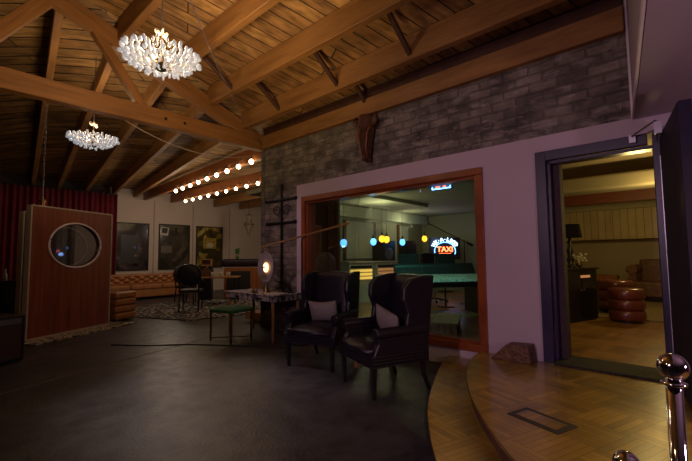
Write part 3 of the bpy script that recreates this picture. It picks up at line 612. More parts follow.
# iron wall cross
ic = thing('iron_wall_cross', 'tall black wrought iron cross with curled ornament on the grey brick', 'wall ornament', (4.27, 5.38, 0.78))
MB().box((0, 0, 0.9), (0.02, 0.035, 1.85)).build('upright', M['iron'], ic)
for z, a in ((1.55, 0.42), (1.14, 0.4)):
    MB().box((0, 0.03, z), (0.018, a*2, 0.028)).sph((0, a+.03, z), 0.03).sph((0, -a+.03, z), 0.03).build('crossbar', M['iron'], ic)
m = MB()
for sx in (-1, 1):
    pts = []
    for k in range(26):
        th_ = k*0.38; r_ = 0.11*(1-k/34); pts.append((0, sx*(0.13 + r_*math.cos(th_)), 1.35 + r_*math.sin(th_)))
    m.tube(pts, 0.009, 6)
m.build('scroll', M['iron'], ic)
# boom stand
bs = thing('boom_stand', 'black boom stand holding a long wooden pole between desk and window', 'stand', (3.93, 4.45, 0))
MB().lathe([(0.16, 0), (0.16, 0.02), (0.03, 0.03), (0.015, 0.04)]).build('base', M['iron'], bs, smooth=True)
MB().cyl((0, 0, 0.03), (0, 0, 1.55), 0.014).build('pole', M['iron'], bs)
MB().tube([(0, 0, 1.55), (0, -0.02, 1.6), (0, -0.09, 1.62)], 0.014).build('elbow', M['iron'], bs)
MB().cyl((-0.3, 0.66, 1.46), (0.04, -0.95, 1.77), 0.012, 0.016).build('boom_pole', M['wood'], bs)
# carved head above the window
ch = thing('carved_head', 'dark carved wooden animal head mask high on the grey brick wall', 'wall carving', (4.26, 3.38, 2.66))
hd = MB()
def hf(u, v):
    # u across the face (-1..1), v from muzzle (0) to brow (1)
    a = 2*u-1; wd = 0.035+0.045*v+0.09*v**2.2
    if v > 0.93: wd *= 1-(v-0.93)*4
    dep = (0.09+0.1*math.sin(v*2.4))*(1-abs(a)**1.7) + 0.03*math.exp(-(a/0.18)**2)*(v < 0.95)
    eye = 0.045*math.exp(-((abs(a)-0.55)/0.18)**2 - ((v-0.66)/0.07)**2)
    return (-(dep-eye), -a*wd, 0.66*v)
hd.slab(hf, 26, 34, (0.05, 0, 0)); hd.build('head', M['carve'], ch, smooth=True)
for sy in (-1, 1):
    MB().tube([(-0.02, sy*0.1, 0.5), (-0.05, sy*0.16, 0.56), (-0.07, sy*0.2, 0.62), (-0.05, sy*0.19, 0.68)], [0.03, 0.045, 0.035, 0.012]).build('ear', M['carve'], ch, smooth=True)
    MB().sph((-0.1, sy*0.075, 0.44), 0.02).build('eye', M['black'], ch, smooth=True)
    MB().tube([(-0.075, sy*0.04, 0.04), (-0.12, sy*0.055, 0.2), (-0.13, sy*0.09, 0.38), (-0.06, sy*0.14, 0.6)], [0.008, 0.014, 0.016, 0.012]).build('carved_ridge', M['orange_wood'], ch, smooth=True)
MB().sph((-0.1, 0, 0.04), 0.045, (0.9, 0.9, 0.8)).build('muzzle', M['carve'], ch, smooth=True)
MB().sph((-0.03, 0.14, 0.5), 0.035).build('side_knob', M['carve'], ch, smooth=True)

# ------------------------------------------------------------------ gobos at left
def gobo(label, loc, rz, w, h, th, hole, m_, edge):
    t = thing('acoustic_gobo', label, 'acoustic panel', loc, rz)
    cx_, cz_, rx, rzz = hole if hole else (w/2, h/2, 0, 0)
    if hole:
        m = MB(); N = 96; outer = []; inner = []
        for k in range(N):
            a = 2*math.pi*k/N; c, s_ = math.cos(a), math.sin(a)
            inner.append((cx_+rx*c, cz_+rzz*s_))
            kk = min(((w-cx_) if c > 0 else cx_)/max(abs(c), 1e-6), ((h-cz_) if s_ > 0 else cz_)/max(abs(s_), 1e-6))
            outer.append((cx_+kk*c, cz_+kk*s_))
        for cor in ((0, 0), (w, 0), (0, h), (w, h)):
            j = min(range(N), key=lambda q: (outer[q][0]-cor[0])**2+(outer[q][1]-cor[1])**2); outer[j] = cor
        vv = [[m.bm.verts.new((p[0], y, p[1])) for p in ring_] for ring_, y in ((outer, 0), (inner, 0), (inner, th), (outer, th))]
        for a_, b_ in ((0, 1), (1, 2), (2, 3), (3, 0)):
            for k in range(N): m.bm.faces.new((vv[a_][k], vv[a_][(k+1) % N], vv[b_][(k+1) % N], vv[b_][k]))
        m.build('panel', m_, t)
        for y in (-0.004, th+0.004):
            MB().tube([(cx_+(rx+.005)*math.cos(2*math.pi*k/64), y, cz_+(rzz+.005)*math.sin(2*math.pi*k/64)) for k in range(65)], 0.017, 8).build('porthole_rim', M['trim_white'], t, smooth=True)
        N2 = 48
        MB().prism([(cx_+rx*math.cos(2*math.pi*k/N2), cz_+rzz*math.sin(2*math.pi*k/N2)) for k in range(N2)], 'y', th/2-.004, th/2+.004).build('porthole_glass', M['gobo_glass'], t)
    else:
        MB().box((w/2, th/2, h/2), (w, th, h)).build('panel', m_, t)
    e = 0.024
    MB().box((-e/2, th/2, h/2), (e, th+.02, h+e)).box((w+e/2, th/2, h/2), (e, th+.02, h+e)).box((w/2, th/2, h+e/2), (w, th+.02, e)).box((w/2, th/2, 0.0), (w, th+.02, 0.03)).build('edge_trim', edge, t)
    return t
GZ = 0.02
gobo('tall red wood acoustic panel with an oval porthole', (1.17, 7.85, GZ+.015), math.atan2(0.77, 1.41), 1.54, 2.14, 0.08, (0.8, 1.52, 0.5, 0.39), M['panel_wood'], M['wire'])
g2 = gobo('dark navy acoustic panel behind the porthole panel', (1.235, 9.0, GZ+.015), math.atan2(0.77, 1.41), 1.6, 2.14, 0.08, (0.8, 1.52, 0.5, 0.39), M['navy_dark'], M['wire'])
tag(MB().box((0, 0, 0.01), (2.05, 1.9, 0.018)).build('area_rug', M['rug_zebra'], loc=(1.65, 8.78, 0), rz=math.atan2(0.77, 1.41)), 'pale branch patterned rug beneath the porthole panel', 'rug')
# left edge amplifier and bottles
am = thing('floor_amplifier', 'dark amplifier cabinet cut by the left edge of the photo', 'amplifier', (0.55, 6.6, 0), R(20))
MB().box((0, 0, 0.3), (0.7, 0.45, 0.58)).build('cabinet', M['black'], am, bevel=0.015)
MB().box((0, -0.228, 0.26), (0.6, 0.012, 0.42)).build('grille', M['reveal'], am)
MB().box((0, -0.228, 0.52), (0.6, 0.012, 0.07)).build('control_panel', M['grey'], am)
lb = thing('low_shelf', 'low dark shelf behind the amplifier at the far left', 'shelf', (0.95, 11.0, 0), R(15))
MB().box((0, 0, 0.84), (1.1, 0.4, 0.04)).build('top', M['black_wood'], lb); MB().box((0, 0, 0.41), (1.06, 0.38, 0.82)).build('body', M['black_wood'], lb)
for k, x in enumerate((1.12, 1.24)):
    tag(MB().lathe([(0.035, 0), (0.035, 0.13), (0.013, 0.18), (0.013, 0.25)], seg=14).build('bottle', M['cream'], smooth=True, loc=(x, 11.02, 0.86)), ('left' if k == 0 else 'right') + ' of two small pale bottles against the red curtain', 'bottle', 'pale bottles')
sr = thing('porthole_glint_box', 'added dark box with glowing dots that stand in for porthole reflections', 'rack', (2.35, 12.1, 0), R(15))  # added box, its glowing balls stand in for coloured reflections in the porthole
MB().box((0, 0, 0.85), (0.9, 0.5, 1.7)).build('cabinet', M['black'], sr, bevel=0.01)
for x, z, m_, q in ((-0.12, 1.52, mat('pink_glint', (1, .2, .3), .3, emit=(1.0, .15, .2), estr=2.5), .045), (0.1, 1.6, M['lamp_blue'], .035), (-0.05, 1.44, M['lamp_blue_hot'], .05), (0.28, 1.5, M['lamp_amber'], .02)):
    MB().sph((x, -0.27, z), q).build('porthole_glint', m_, sr, smooth=True)
# chain above gobo
def chain(name, pts, r, label, m_=None, cat='chain'):
    m = MB(); pts = [Vector(p) for p in pts]
    for a, b_ in zip(pts, pts[1:]):
        d = b_-a; n = max(1, int(d.length/0.045))
        for k in range(n):
            c = a + d*(k+.5)/n; q = d.to_track_quat('Z', 'Y').to_matrix() @ Matrix.Rotation(R(90)*(k % 2), 3, 'Z')
            ring_ = [c + q @ Vector((0.011*math.cos(t), 0, 0.027*math.sin(t))) for t in [2*math.pi*j/8 for j in range(9)]]
            m.tube(ring_, r, 4)
    return tag(m.build(name, m_ or M['steel']), label, cat)
chain('hanging_chain', [(1.33, 8.05, 4.5), (1.33, 8.05, 2.62)], 0.004, 'steel chain hanging from a rafter above the porthole panel')
hk = thing('ornate_hook', 'small ornate metal finial on top of the porthole panel corner', 'hook', (1.33, 8.05, 2.2))
MB().lathe([(0.06, 0), (0.03, 0.03), (0.05, 0.09), (0.015, 0.15)], seg=12).build('finial', M['brass'], hk, smooth=True)
MB().tube([(0, 0, 0.14), (0, 0, 0.42)], 0.008).build('rod', M['steel'], hk)

seam = [(-0.6, 4.62), (0.61, 5.08), (1.52, 5.4), (3.15, 5.9)]
struct(MB().tube([(x, y, 0.0) for x, y in seam], 0.006, 4).build('trim_7', mat('floor_seam', (0.14, 0.12, 0.11), 0.8, noise=0.4, nscale=30)))
# ------------------------------------------------------------------ red curtain
def cur(u, v):
    x = -1.5 + 5.78*u
    return (x, 14.05 + 0.05*math.sin(u*250)*(0.6+0.4*v) + 0.02*math.sin(u*97+1), 0.03+3.41*(1-v))
tag(MB().slab(cur, 420, 6, (0, 0.012, 0)).build('stage_curtain', M['velvet'], smooth=True), 'long deep red velvet curtain across the far left wall', 'curtain')
struct(MB().cyl((-1.5, 14.07, 3.44), (4.3, 14.07, 3.44), 0.02).build('trim_4', M['iron']))

# ------------------------------------------------------------------ lounge
def tuft(w_, h_, nx, nz, depth):
    def f(u, v):
        a = u*nx; b = v*nz
        k = abs(math.sin(math.pi*(a+b)/1.0)*math.sin(math.pi*(a-b)/1.0))**0.5
        return depth*k
    return f
sf = thing('chesterfield_sofa', 'long tan leather tufted sofa below the dark posters', 'sofa', (4.95, 13.5, 0))
tf = tuft(3, .4, 10, 2, 0.05)
MB().box((0, 0.05, 0.2), (3.1, 0.8, 0.26)).build('base', M['tan'], sf, bevel=0.03)
m = MB().grid(lambda u, v: (-1.5+3.0*u, 0.16-0.1*v-tf(u, v), 0.42+0.33*v), 160, 24)
m.box((0, 0.3, 0.5), (3.1, 0.22, 0.46)).cyl((-1.55, 0.18, 0.74), (1.55, 0.18, 0.74), 0.07, seg=16); m.build('tufted_back', M['tan'], sf, smooth=False)
for sx in (-1, 1):
    MB().box((sx*1.54, 0.0, 0.4), (0.16, 0.84, 0.5)).cyl((sx*1.58, -0.43, 0.66), (sx*1.58, 0.3, 0.7), 0.1, seg=18).build('armrest', M['tan'], sf)
for k in range(3):
    MB().box((-0.97+k*0.97, -0.06, 0.4), (0.96, 0.66, 0.15)).build('seat_cushion', M['tan'], sf, bevel=0.04, seg=3)
for sx in (-1, 1):
    for sy in (-1, 1): MB().cyl((sx*1.45, 0.02+sy*0.34, 0), (sx*1.45, 0.02+sy*0.34, 0.08), 0.03).build('foot', M['carve'], sf)
def channel_ottoman(label, loc, rz, r, m_, n, hh, square=False):
    t = thing('ottoman', label, 'ottoman', loc, rz)
    for k in range(n):
        z = 0.03+hh*k/n; h2 = hh/n
        if square: MB().box((0, 0, z+h2/2), (r*2, r*2, h2*0.98)).build('cushion_tier', m_, t, bevel=h2*0.3, seg=4)
        else: MB().lathe([(r*.9, 0), (r*.99, h2*.2), (r, h2*.5), (r*.99, h2*.8), (r*.9, h2*.98), (0.01, h2)], (0, 0, z), 32).build('cushion_tier', m_, t, smooth=True)
    MB().cyl((0, 0, 0), (0, 0, 0.035), r*0.85, seg=24).build('base', M['black_wood'], t)
    return t
channel_ottoman('square tan leather ottoman with padded tiers beside the porthole panel', (2.86, 9.22, 0), R(27), 0.27, M['tan'], 4, 0.58, True)
tag(MB().prism([(-1.7, -1.5), (-0.6, -1.9), (0.9, -1.6), (1.9, -0.6), (1.6, 1.1), (0.4, 1.8), (-1.1, 1.5), (-1.9, 0.3)], 'z', 0, 0.018).build('area_rug', M['rug_shag'], loc=(5.05, 9.7, 0), rz=R(15)), 'mottled black and cream rug under the lounge table', 'rug')
RZ = 0.018
def lounge_chair(label, loc, rz):
    t = thing('lounge_chair', label, 'chair', loc, rz, 'black oval back chairs')
    MB().box((0, 0, 0.45), (0.46, 0.44, 0.07)).build('seat', M['black'], t, bevel=0.03, seg=3)
    MB().sph((0, -0.24, 0.8), 0.24, (1.0, 0.15, 1.0), u=24, v=14).build('oval_back', M['leather'], t, smooth=True)
    MB().tube([(0.25*math.cos(a), -0.25, 0.8+0.25*math.sin(a)) for a in [2*math.pi*k/32 for k in range(33)]], 0.018, 8).build('back_frame', M['black_wood'], t, smooth=True)
    for sx in (-1, 1):
        MB().cyl((sx*0.2, 0.18, 0), (sx*0.2, 0.17, 0.42), 0.014, 0.02).build('leg', M['black_wood'], t)
        MB().tube([(sx*0.2, -0.26, 0), (sx*0.19, -0.2, 0.42), (sx*0.2, -0.25, 0.66)], 0.018).build('leg', M['black_wood'], t)
        MB().tube([(sx*0.22, -0.24, 0.75), (sx*0.27, -0.05, 0.68), (sx*0.25, 0.14, 0.62), (sx*0.21, 0.16, 0.45)], 0.016).build('arm', M['black_wood'], t, smooth=True)
    return t
lounge_chair('black oval back chair nearest the camera at the lounge table', (4.55, 9.3, RZ), face_rz(0.6, 0.8)).scale = (1.12, 1.12, 1.08)
lounge_chair('black chair on the far side of the lounge table', (5.3, 11.15, RZ), face_rz(0.2, -1))
lt_ = thing('lounge_table', 'light wood topped table with thin black legs on the mottled rug', 'table', (5.72, 10.15, RZ), R(-42))
MB().box((0, 0, 0.735), (1.25, 0.7, 0.035)).build('tabletop', M['wood'], lt_, bevel=0.005)
for a in (-1, 1):
    for b in (-1, 1): MB().cyl((a*0.56, b*0.29, 0), (a*0.56, b*0.29, 0.717), 0.016).build('leg', M['black_wood'], lt_)
fr = tag(MB().prism([(-0.3, 0), (0.28, 0), (0.05, 0.3)], 'y', -0.02, 0.02).prism([(0.0, 0), (0.04, 0), (0.06, .3), (.03, .3)], 'y', 0.0, 0.16).build('picture_easel', M['carve'], loc=(5.45, 10.35, RZ+0.7525), rz=R(-42)), 'dark triangular tabletop easel on the lounge table', 'easel')
for k, (dx, dy) in enumerate(((0.08, -0.15), (0.27, -0.22), (0.42, -0.37))):
    tag(MB().lathe([(0.05, 0), (0.06, 0.02), (0.062, 0.12), (0.055, 0.13)], seg=16).build('cup', M['cream'], smooth=True, loc=(5.5+dx, 10.25+dy, RZ+0.7525)), ['cream cup closest to the easel on the lounge table', 'cream cup in the middle of the row on the lounge table', 'cream cup furthest right on the lounge table'][k], 'cup', 'cream cups')
pc = thing('padded_cabinet', 'orange wood cabinet with a dark padded roll top against the lounge side', 'cabinet', (7.15, 10.85, 0), R(-42))
MB().box((0, 0, 0.5), (1.3, 0.5, 0.96)).build('body', M['orange_wood'], pc, bevel=0.01)
MB().box((-0.2, -0.255, 0.48), (0.75, 0.012, 0.8)).build('dark_front', M['black'], pc)
MB().box((0.0, 0, 1.14), (1.5, 0.42, 0.26)).build('padded_top', M['leather'], pc, bevel=0.09, seg=4)
wb = thing('wooden_box', 'small open honey wood box frame left of the padded cabinet top', 'box', (6.02, 11.3, 1.06), R(-42))
ringm = MB(); ringm.box((0, 0, 0.02), (0.3, 0.16, 0.03)).box((0, 0, 0.2), (0.3, 0.16, 0.03)).box((-0.14, 0, 0.11), (0.025, 0.16, 0.2)).box((0.14, 0, 0.11), (0.025, 0.16, 0.2)); ringm.build('box_frame', M['wood'], wb)
MB().box((0, 0.06, 0.11), (0.26, 0.02, 0.16)).build('inner_face', M['carve'], wb)
ps = thing('pedestal', 'dark pedestal carrying the small honey wood box', 'pedestal', (6.02, 11.3, 0), R(-42))
MB().box((0, 0, 0.53), (0.34, 0.3, 1.06)).build('column', M['black_wood'], ps, bevel=0.01)
sh = thing('side_shelf', 'small light topped shelf unit right of the padded cabinet', 'shelf', (7.3, 9.1, 0), R(-42))
MB().box((0, 0, 0.85), (0.6, 0.35, 0.03)).build('top', M['wood'], sh); MB().box((0, 0, 0.45), (0.55, 0.3, 0.03)).build('shelf_board', M['wood'], sh)
for a in (-1, 1): MB().box((a*0.26, 0, 0.417), (0.03, 0.3, 0.834)).build('side_panel', M['orange_wood'], sh)
pp = thing('bottle_plant', 'small green sprig in a bottle on top of the padded cabinet', 'plant', (6.95, 11.05, 1.27))
MB().lathe([(0.05, 0), (0.055, 0.08), (0.02, 0.13), (0.02, 0.17)], seg=14).build('bottle', M['leaf'], pp, smooth=True)
m = MB()
for k in range(14):
    a = k*2.4; m.sph((0.05*math.cos(a), 0.05*math.sin(a), 0.18+0.012*k), 0.03, (1.3, .6, 1), Matrix.Rotation(a, 3, 'Z'), 8, 6)
m.build('leaves', M['leaf'], pp, smooth=True)
# posters
def poster(x0, x1, z0, z1, am, label, extra=None):
    t = thing('framed_poster', label, 'poster', ((x0+x1)/2, FY-0.03, z0), 0, 'tall framed posters')
    w_, h_ = x1-x0, z1-z0
    MB().box((0, 0, h_/2), (w_-.06, 0.02, h_-.06)).build('print', am, t)
    e = .035
    MB().box((0, 0, e/2), (w_, 0.05, e)).box((0, 0, h_-e/2), (w_, 0.05, e)).box((-w_/2+e/2, 0, h_/2), (e, 0.05, h_-2*e)).box((w_/2-e/2, 0, h_/2), (e, 0.05, h_-2*e)).build('frame', M['iron'], t)
    if extra: extra(t, w_, h_)
    return t
def e1(t, w_, h_):
    MB().box((-0.1, -0.012, 0.75), (0.55, 0.008, 1.0)).build('dark_figure', M['black'], t)
    MB().box((0.06, -0.02, 0.8), (0.06, 0.006, 0.07)).build('blue_mark', mat('poster_blue', (0.05, 0.2, 0.7), 0.4, noise=.1), t)
    MB().box((0.1, -0.02, 0.52), (0.06, 0.006, 0.06)).build('tan_mark', M['wood'], t)
def e2(t, w_, h_):
    MB().box((-0.38, -0.012, 1.42), (0.28, 0.008, 0.3), rot=Matrix.Rotation(R(8), 3, 'Y')).build('pale_square', M['cream'], t)
    MB().box((-0.38, -0.018, 1.44), (0.2, 0.008, 0.2), rot=Matrix.Rotation(R(8), 3, 'Y')).build('dark_square', M['black'], t)
    MB().box((-0.3, -0.012, 0.75), (0.4, 0.006, 0.26)).build('grey_block', mat('poster_grey', (0.14, 0.12, 0.1), .5, noise=.2), t)
def e3(t, w_, h_):
    m_ = mat('poster_yellow', (0.5, 0.36, 0.04), .5, noise=.6, nscale=9)
    MB().box((0.0, -0.012, 0.98), (0.55, 0.008, 0.42)).build('yellow_block', m_, t)
    MB().sph((0.02, -0.02, 0.9), 0.13, (1.2, 0.06, 0.8)).build('pale_flower', mat('poster_cream', (0.7, 0.65, 0.4), .5, noise=.3), t)
poster(4.4, 5.47, 0.9, 2.57, M['art1'], 'leftmost tall framed poster with a dark figure', e1)
poster(5.82, 6.98, 0.9, 2.59, M['art2'], 'middle framed poster, olive grey with a pale square at top left', e2)
poster(7.25, 8.38, 0.92, 2.58, M['art3'], 'rightmost framed poster with a yellow patch in the centre', e3)
# crystal lantern
cn = thing('crystal_lantern', 'beaded crystal lantern hanging before the white lounge wall', 'pendant lamp', (8.02, 12.0, 2.08))
lb_ = mat('dull_beads', (0.3, 0.24, 0.18), 0.35, noise=0.8, nscale=30, bump=1.0, bscale=40)
MB().lathe([(0.01, 0), (0.03, 0.05), (0.17, 0.4), (0.19, 0.46), (0.15, 0.48), (0.08, 0.6), (0.1, 0.78), (0.03, 0.84)], seg=16).build('bead_body', lb_, cn)
for z, r_ in ((0.44, 0.2), (0.78, 0.11)):
    MB().tube([(r_*math.cos(2*math.pi*k/24), r_*math.sin(2*math.pi*k/24), z) for k in range(25)], 0.012, 6).build('hoop', M['brass'], cn)
MB().cyl((0, 0, 0.82), (0, 0, 1.66), 0.008).build('stem', M['iron'], cn)

# ------------------------------------------------------------------ string lights
def string(label, p0, p1, n, sag=0.04):
    t = thing('string_lights', label, 'string lights', (0, 0, 0), 0, 'strings of round bulbs')
    p0, p1 = Vector(p0), Vector(p1); pts = []
    for k in range(n*4+1):
        f = k/(n*4); p = p0.lerp(p1, f); p.z -= sag*abs(math.sin(math.pi*f*n)); pts.append(p)
    MB().tube(pts, 0.006, 5).build('cord', M['dark_wire'], t)
    for k in range(n):
        f = (k+.5)/n; p = p0.lerp(p1, f); z = p.z-sag
        MB().cyl((p.x, p.y, z-0.06), (p.x, p.y, z+0.01), 0.017, 0.014, 8).build('socket', M['black'], t)
        MB().sph((p.x, p.y, z-0.1), 0.047, (1, 1, 1.1)).build('bulb', M['bulb'], t, smooth=True)
    for q in (p0, p1): MB().cyl((q.x, q.y, q.z), (q.x+0.2, q.y, q.z), 0.005).build('hook', M['black'], t)
    return t
string('nearer row of round warm bulbs under the bright orange rafter', (4.45, 6.35, 3.42), (4.95, 11.4, 3.42), 9)
string('second row of round warm bulbs deeper in the lounge', (5.93, 8.2, 3.42), (6.12, 13.3, 3.44), 9)
for i, y in enumerate((7.2, 10.0)): light('string_glow', 'POINT', (4.75, y, 3.1), 7, WARM, 0.5)
for i, y in enumerate((9.5, )): light('string_glow', 'POINT', (6.2, y, 3.1), 6, WARM, 0.5)

# ------------------------------------------------------------------ chandeliers
def chandelier(label, loc, s, chain_to):
    t = thing('crystal_chandelier', label, 'chandelier', loc, 0, 'crystal spray chandeliers')
    random.seed(11)
    leafs = []
    for ring_, (r_, z, n) in enumerate(((0.06, -0.05, 5), (0.14, -0.06, 9), (0.21, -0.045, 13), (0.28, -0.02, 16), (0.345, 0.02, 19), (0.41, 0.075, 20), (0.22, 0.06, 10), (0.1, 0.1, 8))):
        for k in range(n):
            a = 2*math.pi*(k+0.5*(ring_ % 2))/n + random.uniform(-.1, .1)
            leafs.append(((r_+random.uniform(-.015, .015))*s, a, (z+random.uniform(-.02, .02))*s, 1.0))
    top = [(0.05*s, 2*math.pi*k/7, (0.35+random.uniform(-.03, .04))*s, 0.95) for k in range(7)]
    base_me = None
    arms = MB()
    n_ = 0
    def place(r_, a, z, sc, m_, par):
        nonlocal base_me
        p = Vector((r_*math.cos(a), r_*math.sin(a), z))
        key = m_.name + par.name
        o = bpy.data.objects.new('crystal_leaf', leafmesh(m_)); COL.objects.link(o); o.parent = par
        o.location = p; o.rotation_euler = (random.uniform(-.4, .4), R(55)-0.4+random.uniform(-.3, .3), a); o.scale = (sc*s,)*3
    for r_, a, z, sc in leafs[:93]: place(r_, a, z, sc, M['crystal'], t)
    for r_, a, z, sc in top: place(r_, a, z, sc, M['crystal_dim'], t)
    rest = MB()
    for k in range(150):
        a = k*2.39996; q_ = math.sqrt((k+1)/150); leafs.append(((0.06+0.35*q_)*s, a, (-0.03 + 0.02*q_ + 0.11*q_**3 + random.uniform(-.015, .06)*(1.2-q_))*s, 1))
    for r_, a, z, sc in leafs[93:]:
        rest.sph((r_*math.cos(a), r_*math.sin(a), z), 0.026*s, (1, 0.55, 1.2), Matrix.Rotation(a, 3, 'Z'), 8, 6)
    if leafs[93:]:
        rr = rest.build('crystal_leaf', M['crystal'], t, smooth=True); rr['kind'] = 'stuff'
    for r_, a, z, sc in leafs[::2]:
        p = Vector((r_*math.cos(a), r_*math.sin(a), z)); arms.tube([(0, 0, 0.0), p*0.5 + Vector((0, 0, -0.03*s)), p], 0.0035*s, 4)
    arms.cyl((0, 0, -0.06*s), (0, 0, 0.36*s), 0.008*s); arms.build('wire_arms', M['brass'], t)
    MB().lathe([(0.03*s, -0.085*s), (0.06*s, -0.07*s), (0.05*s, -0.05*s)]).build('bottom_cap', M['iron'], t)
    for k in range(5):
        a = 2*math.pi*k/5; MB().sph((0.13*s*math.cos(a), 0.13*s*math.sin(a), 0.03*s), 0.03*s).build('bulb', M['bulb'], t, smooth=True)
    MB().tube([(0, 0, 0.25*s), (0.0, 0, 0.3*s), (0, 0, chain_to-loc[2])], 0.006, 6).build('suspension_chain', M['steel'], t)
    return t
_lm = {}
def leafmesh(m_):
    if m_.name not in _lm:
        m = MB(); m.sph((0, 0, 0), 0.029, (1.0, 0.5, 1.35), u=8, v=6); me = bpy.data.meshes.new('crystal_leaf'); m.bm.to_mesh(me); m.bm.free()
        me.materials.append(m_); me.shade_smooth(); _lm[m_.name] = me
    return _lm[m_.name]
c1 = (1.55, 3.9, 3.28); c2 = (1.80, 7.15, 3.2)
chandelier('large bright crystal spray chandelier nearest the camera', c1, 0.88, 4.68)
chandelier('smaller looking crystal spray chandelier further back below the tie beam', c2, 0.84, 4.7)
for c, e in ((c1, 50), (c2, 32)):
    light('chandelier_light', 'POINT', (c[0], c[1], c[2]+0.16), e, (1.0, 0.7, 0.42), 0.25)
def sagging(label, p0, p1, sag, r=0.008, m_=None, n=24):
    p0, p1 = Vector(p0), Vector(p1)
    return [tuple(p0.lerp(p1, k/n) - Vector((0, 0, sag*4*(k/n)*(1-k/n)))) for k in range(n+1)]
chain('swag_chain', sagging('', (1.6, 3.9, 4.62), (4.22, 5.92, 3.42), 0.25, n=20), 0.0035, 'thin steel chain swagging from the roof past the large chandelier to the brick corner')
tag(MB().tube(sagging('', (1.95, 6.15, 3.36), (4.3, 6.25, 3.3), 0.22), 0.007, 6).build('lamp_cord', M['wire']), 'pale cord sagging below the tie beam towards the string of bulbs', 'cord')
pts = smooth_arc([(1.99, 6.6), (2.33, 6.1), (2.77, 5.67), (3.12, 5.14), (3.39, 4.71), (3.6, 4.45)], 8)
tag(MB().tube([(x, y, 0.008) for x, y in pts], 0.008, 6).build('floor_cable', M['dark_wire']), 'black cable curving across the dark concrete floor', 'cable')

# ------------------------------------------------------------------ control room behind the window
FZ = 0.2
struct(MB().prism([(4.53, 1.5), (11.9, 4.45), (11.9, 6.88), (4.53, 6.88)], 'z', 0.05, FZ).build('floor_control', M['inner_parquet']))
struct(MB().prism([(4.53, 1.5), (11.9, 4.45), (11.9, 6.88), (4.53, 6.88)], 'z', 2.62, 2.7).build('ceiling_control', M['ctl_wall']))
struct(MB().box((8.4, 6.8, 1.4), (6.9, 0.12, 2.5)).build('wall_control_back', M['ctl_wall']))
struct(MB().box((11.5, 5.6, 1.4), (0.2, 2.4, 2.5)).build('wall_control_side', M['ctl_wall']))
pv = MB(); pd = Vector((7.4, 2.96)).normalized()
pv.box((4.53+3.95, 1.44+1.58, 1.6), (8.3, 0.1, 3.2), rz=math.atan2(2.96, 7.4)); struct(pv.build('wall_partition', M['ctl_wall']))
m = MB().box((5.03, 5.25, 1.42), (1.02, 0.08, 2.4))
for x in (4.62, 4.95, 5.28, 5.52): m.box((x, 5.2, 1.42), (0.05, 0.03, 2.4))
struct(m.build('wall_wood_panel', M['frame_wood']))
struct(MB().box((5.57, 5.95, 1.42), (0.08, 1.5, 2.4)).build('wall_recess', M['ctl_wall']))
struct(MB().box((8.4, 6.6, 2.47), (5.7, 0.3, 0.28)).build('trim_5', M['ctl_pale']))
struct(MB().box((7.3, 5.4, 2.58), (2.6, 1.0, 0.08)).build('trim_6', M['ctl_pale']))
wp = thing('wall_panel', 'pale framed acoustic panel on the control room back wall', 'wall panel', (8.05, 6.71, 1.25))
MB().box((0, 0, 0.5), (1.2, 0.03, 1.0)).build('panel', M['ctl_pale'], wp); MB().box((-0.64, 0, 0.5), (0.08, 0.06, 1.05)).box((0.64, 0, 0.5), (0.08, 0.06, 1.05)).build('frame', M['carve'], wp)
wp = thing('wall_panel', 'second pale panel on the control room back wall right of the speakers', 'wall panel', (10.2, 6.71, 1.2))
MB().box((0, 0, 0.5), (0.5, 0.03, 1.1)).build('panel', M['ctl_pale'], wp); MB().box((-0.3, 0, 0.5), (0.08, 0.06, 1.15)).build('frame', M['carve'], wp)
# console
mc = thing('mixing_console', 'large mixing console glowing green behind the window', 'mixing console', (6.82, 3.62, FZ), R(-42))
MB().prism([(-0.5, 0.62), (0.35, 0.72), (0.5, 0.95), (0.5, 0.55), (-0.45, 0.52)], 'x', -0.85, 0.85).build('body', M['black'], mc, bevel=0.01)
fm = MB(); rot_ = Matrix.Rotation(math.atan2(0.1, 0.85), 3, 'X')
MB().box((0, -0.08, 0.675), (1.64, 0.8, 0.012), rot=rot_).build('control_surface', mat('console_surface', (0.8, 0.9, 0.85), 0.3, col2=(0.0, 0.01, 0.01), nscale=32, stretch=(1, 0.12, 1)), mc)
for k in range(46): fm.box((-0.78+k*0.0345, -0.2+0.08*math.sin(k*1.7), 0.668), (0.018, 0.04, 0.03), rot=rot_)
fm.build('fader_caps', M['cream'], mc)['kind'] = 'stuff'
for sx in (-1, 1):
    MB().box((sx*0.65, 0.0, 0.27), (0.12, 0.7, 0.54)).build('pedestal_leg', M['black'], mc)
MB().box((0, 0.47, 0.86), (1.64, 0.05, 0.1), rot=Matrix.Rotation(R(-20), 3, 'X')).build('meter_bridge', M['black'], mc)
for k, (dx, l) in enumerate(((-0.45, 'left'), (0.35, 'right'))):
    c = Matrix.Rotation(R(-42), 4, 'Z') @ Vector((dx, 0.78, 0))
    t = thing('monitor_screen', l + ' dark screen behind the mixing console', 'screen', (6.82+c.x, 3.62+c.y, FZ), R(-42), 'screens behind the console')
    MB().box((0, 0, 1.0), (0.45, 0.04, 0.3)).build('screen', M['black'], t, bevel=.005); MB().cyl((0, 0, 0.01), (0, 0, 0.86), 0.02).box((0, 0, 0.01), (0.3, 0.25, 0.02)).build('stand', M['black'], t)
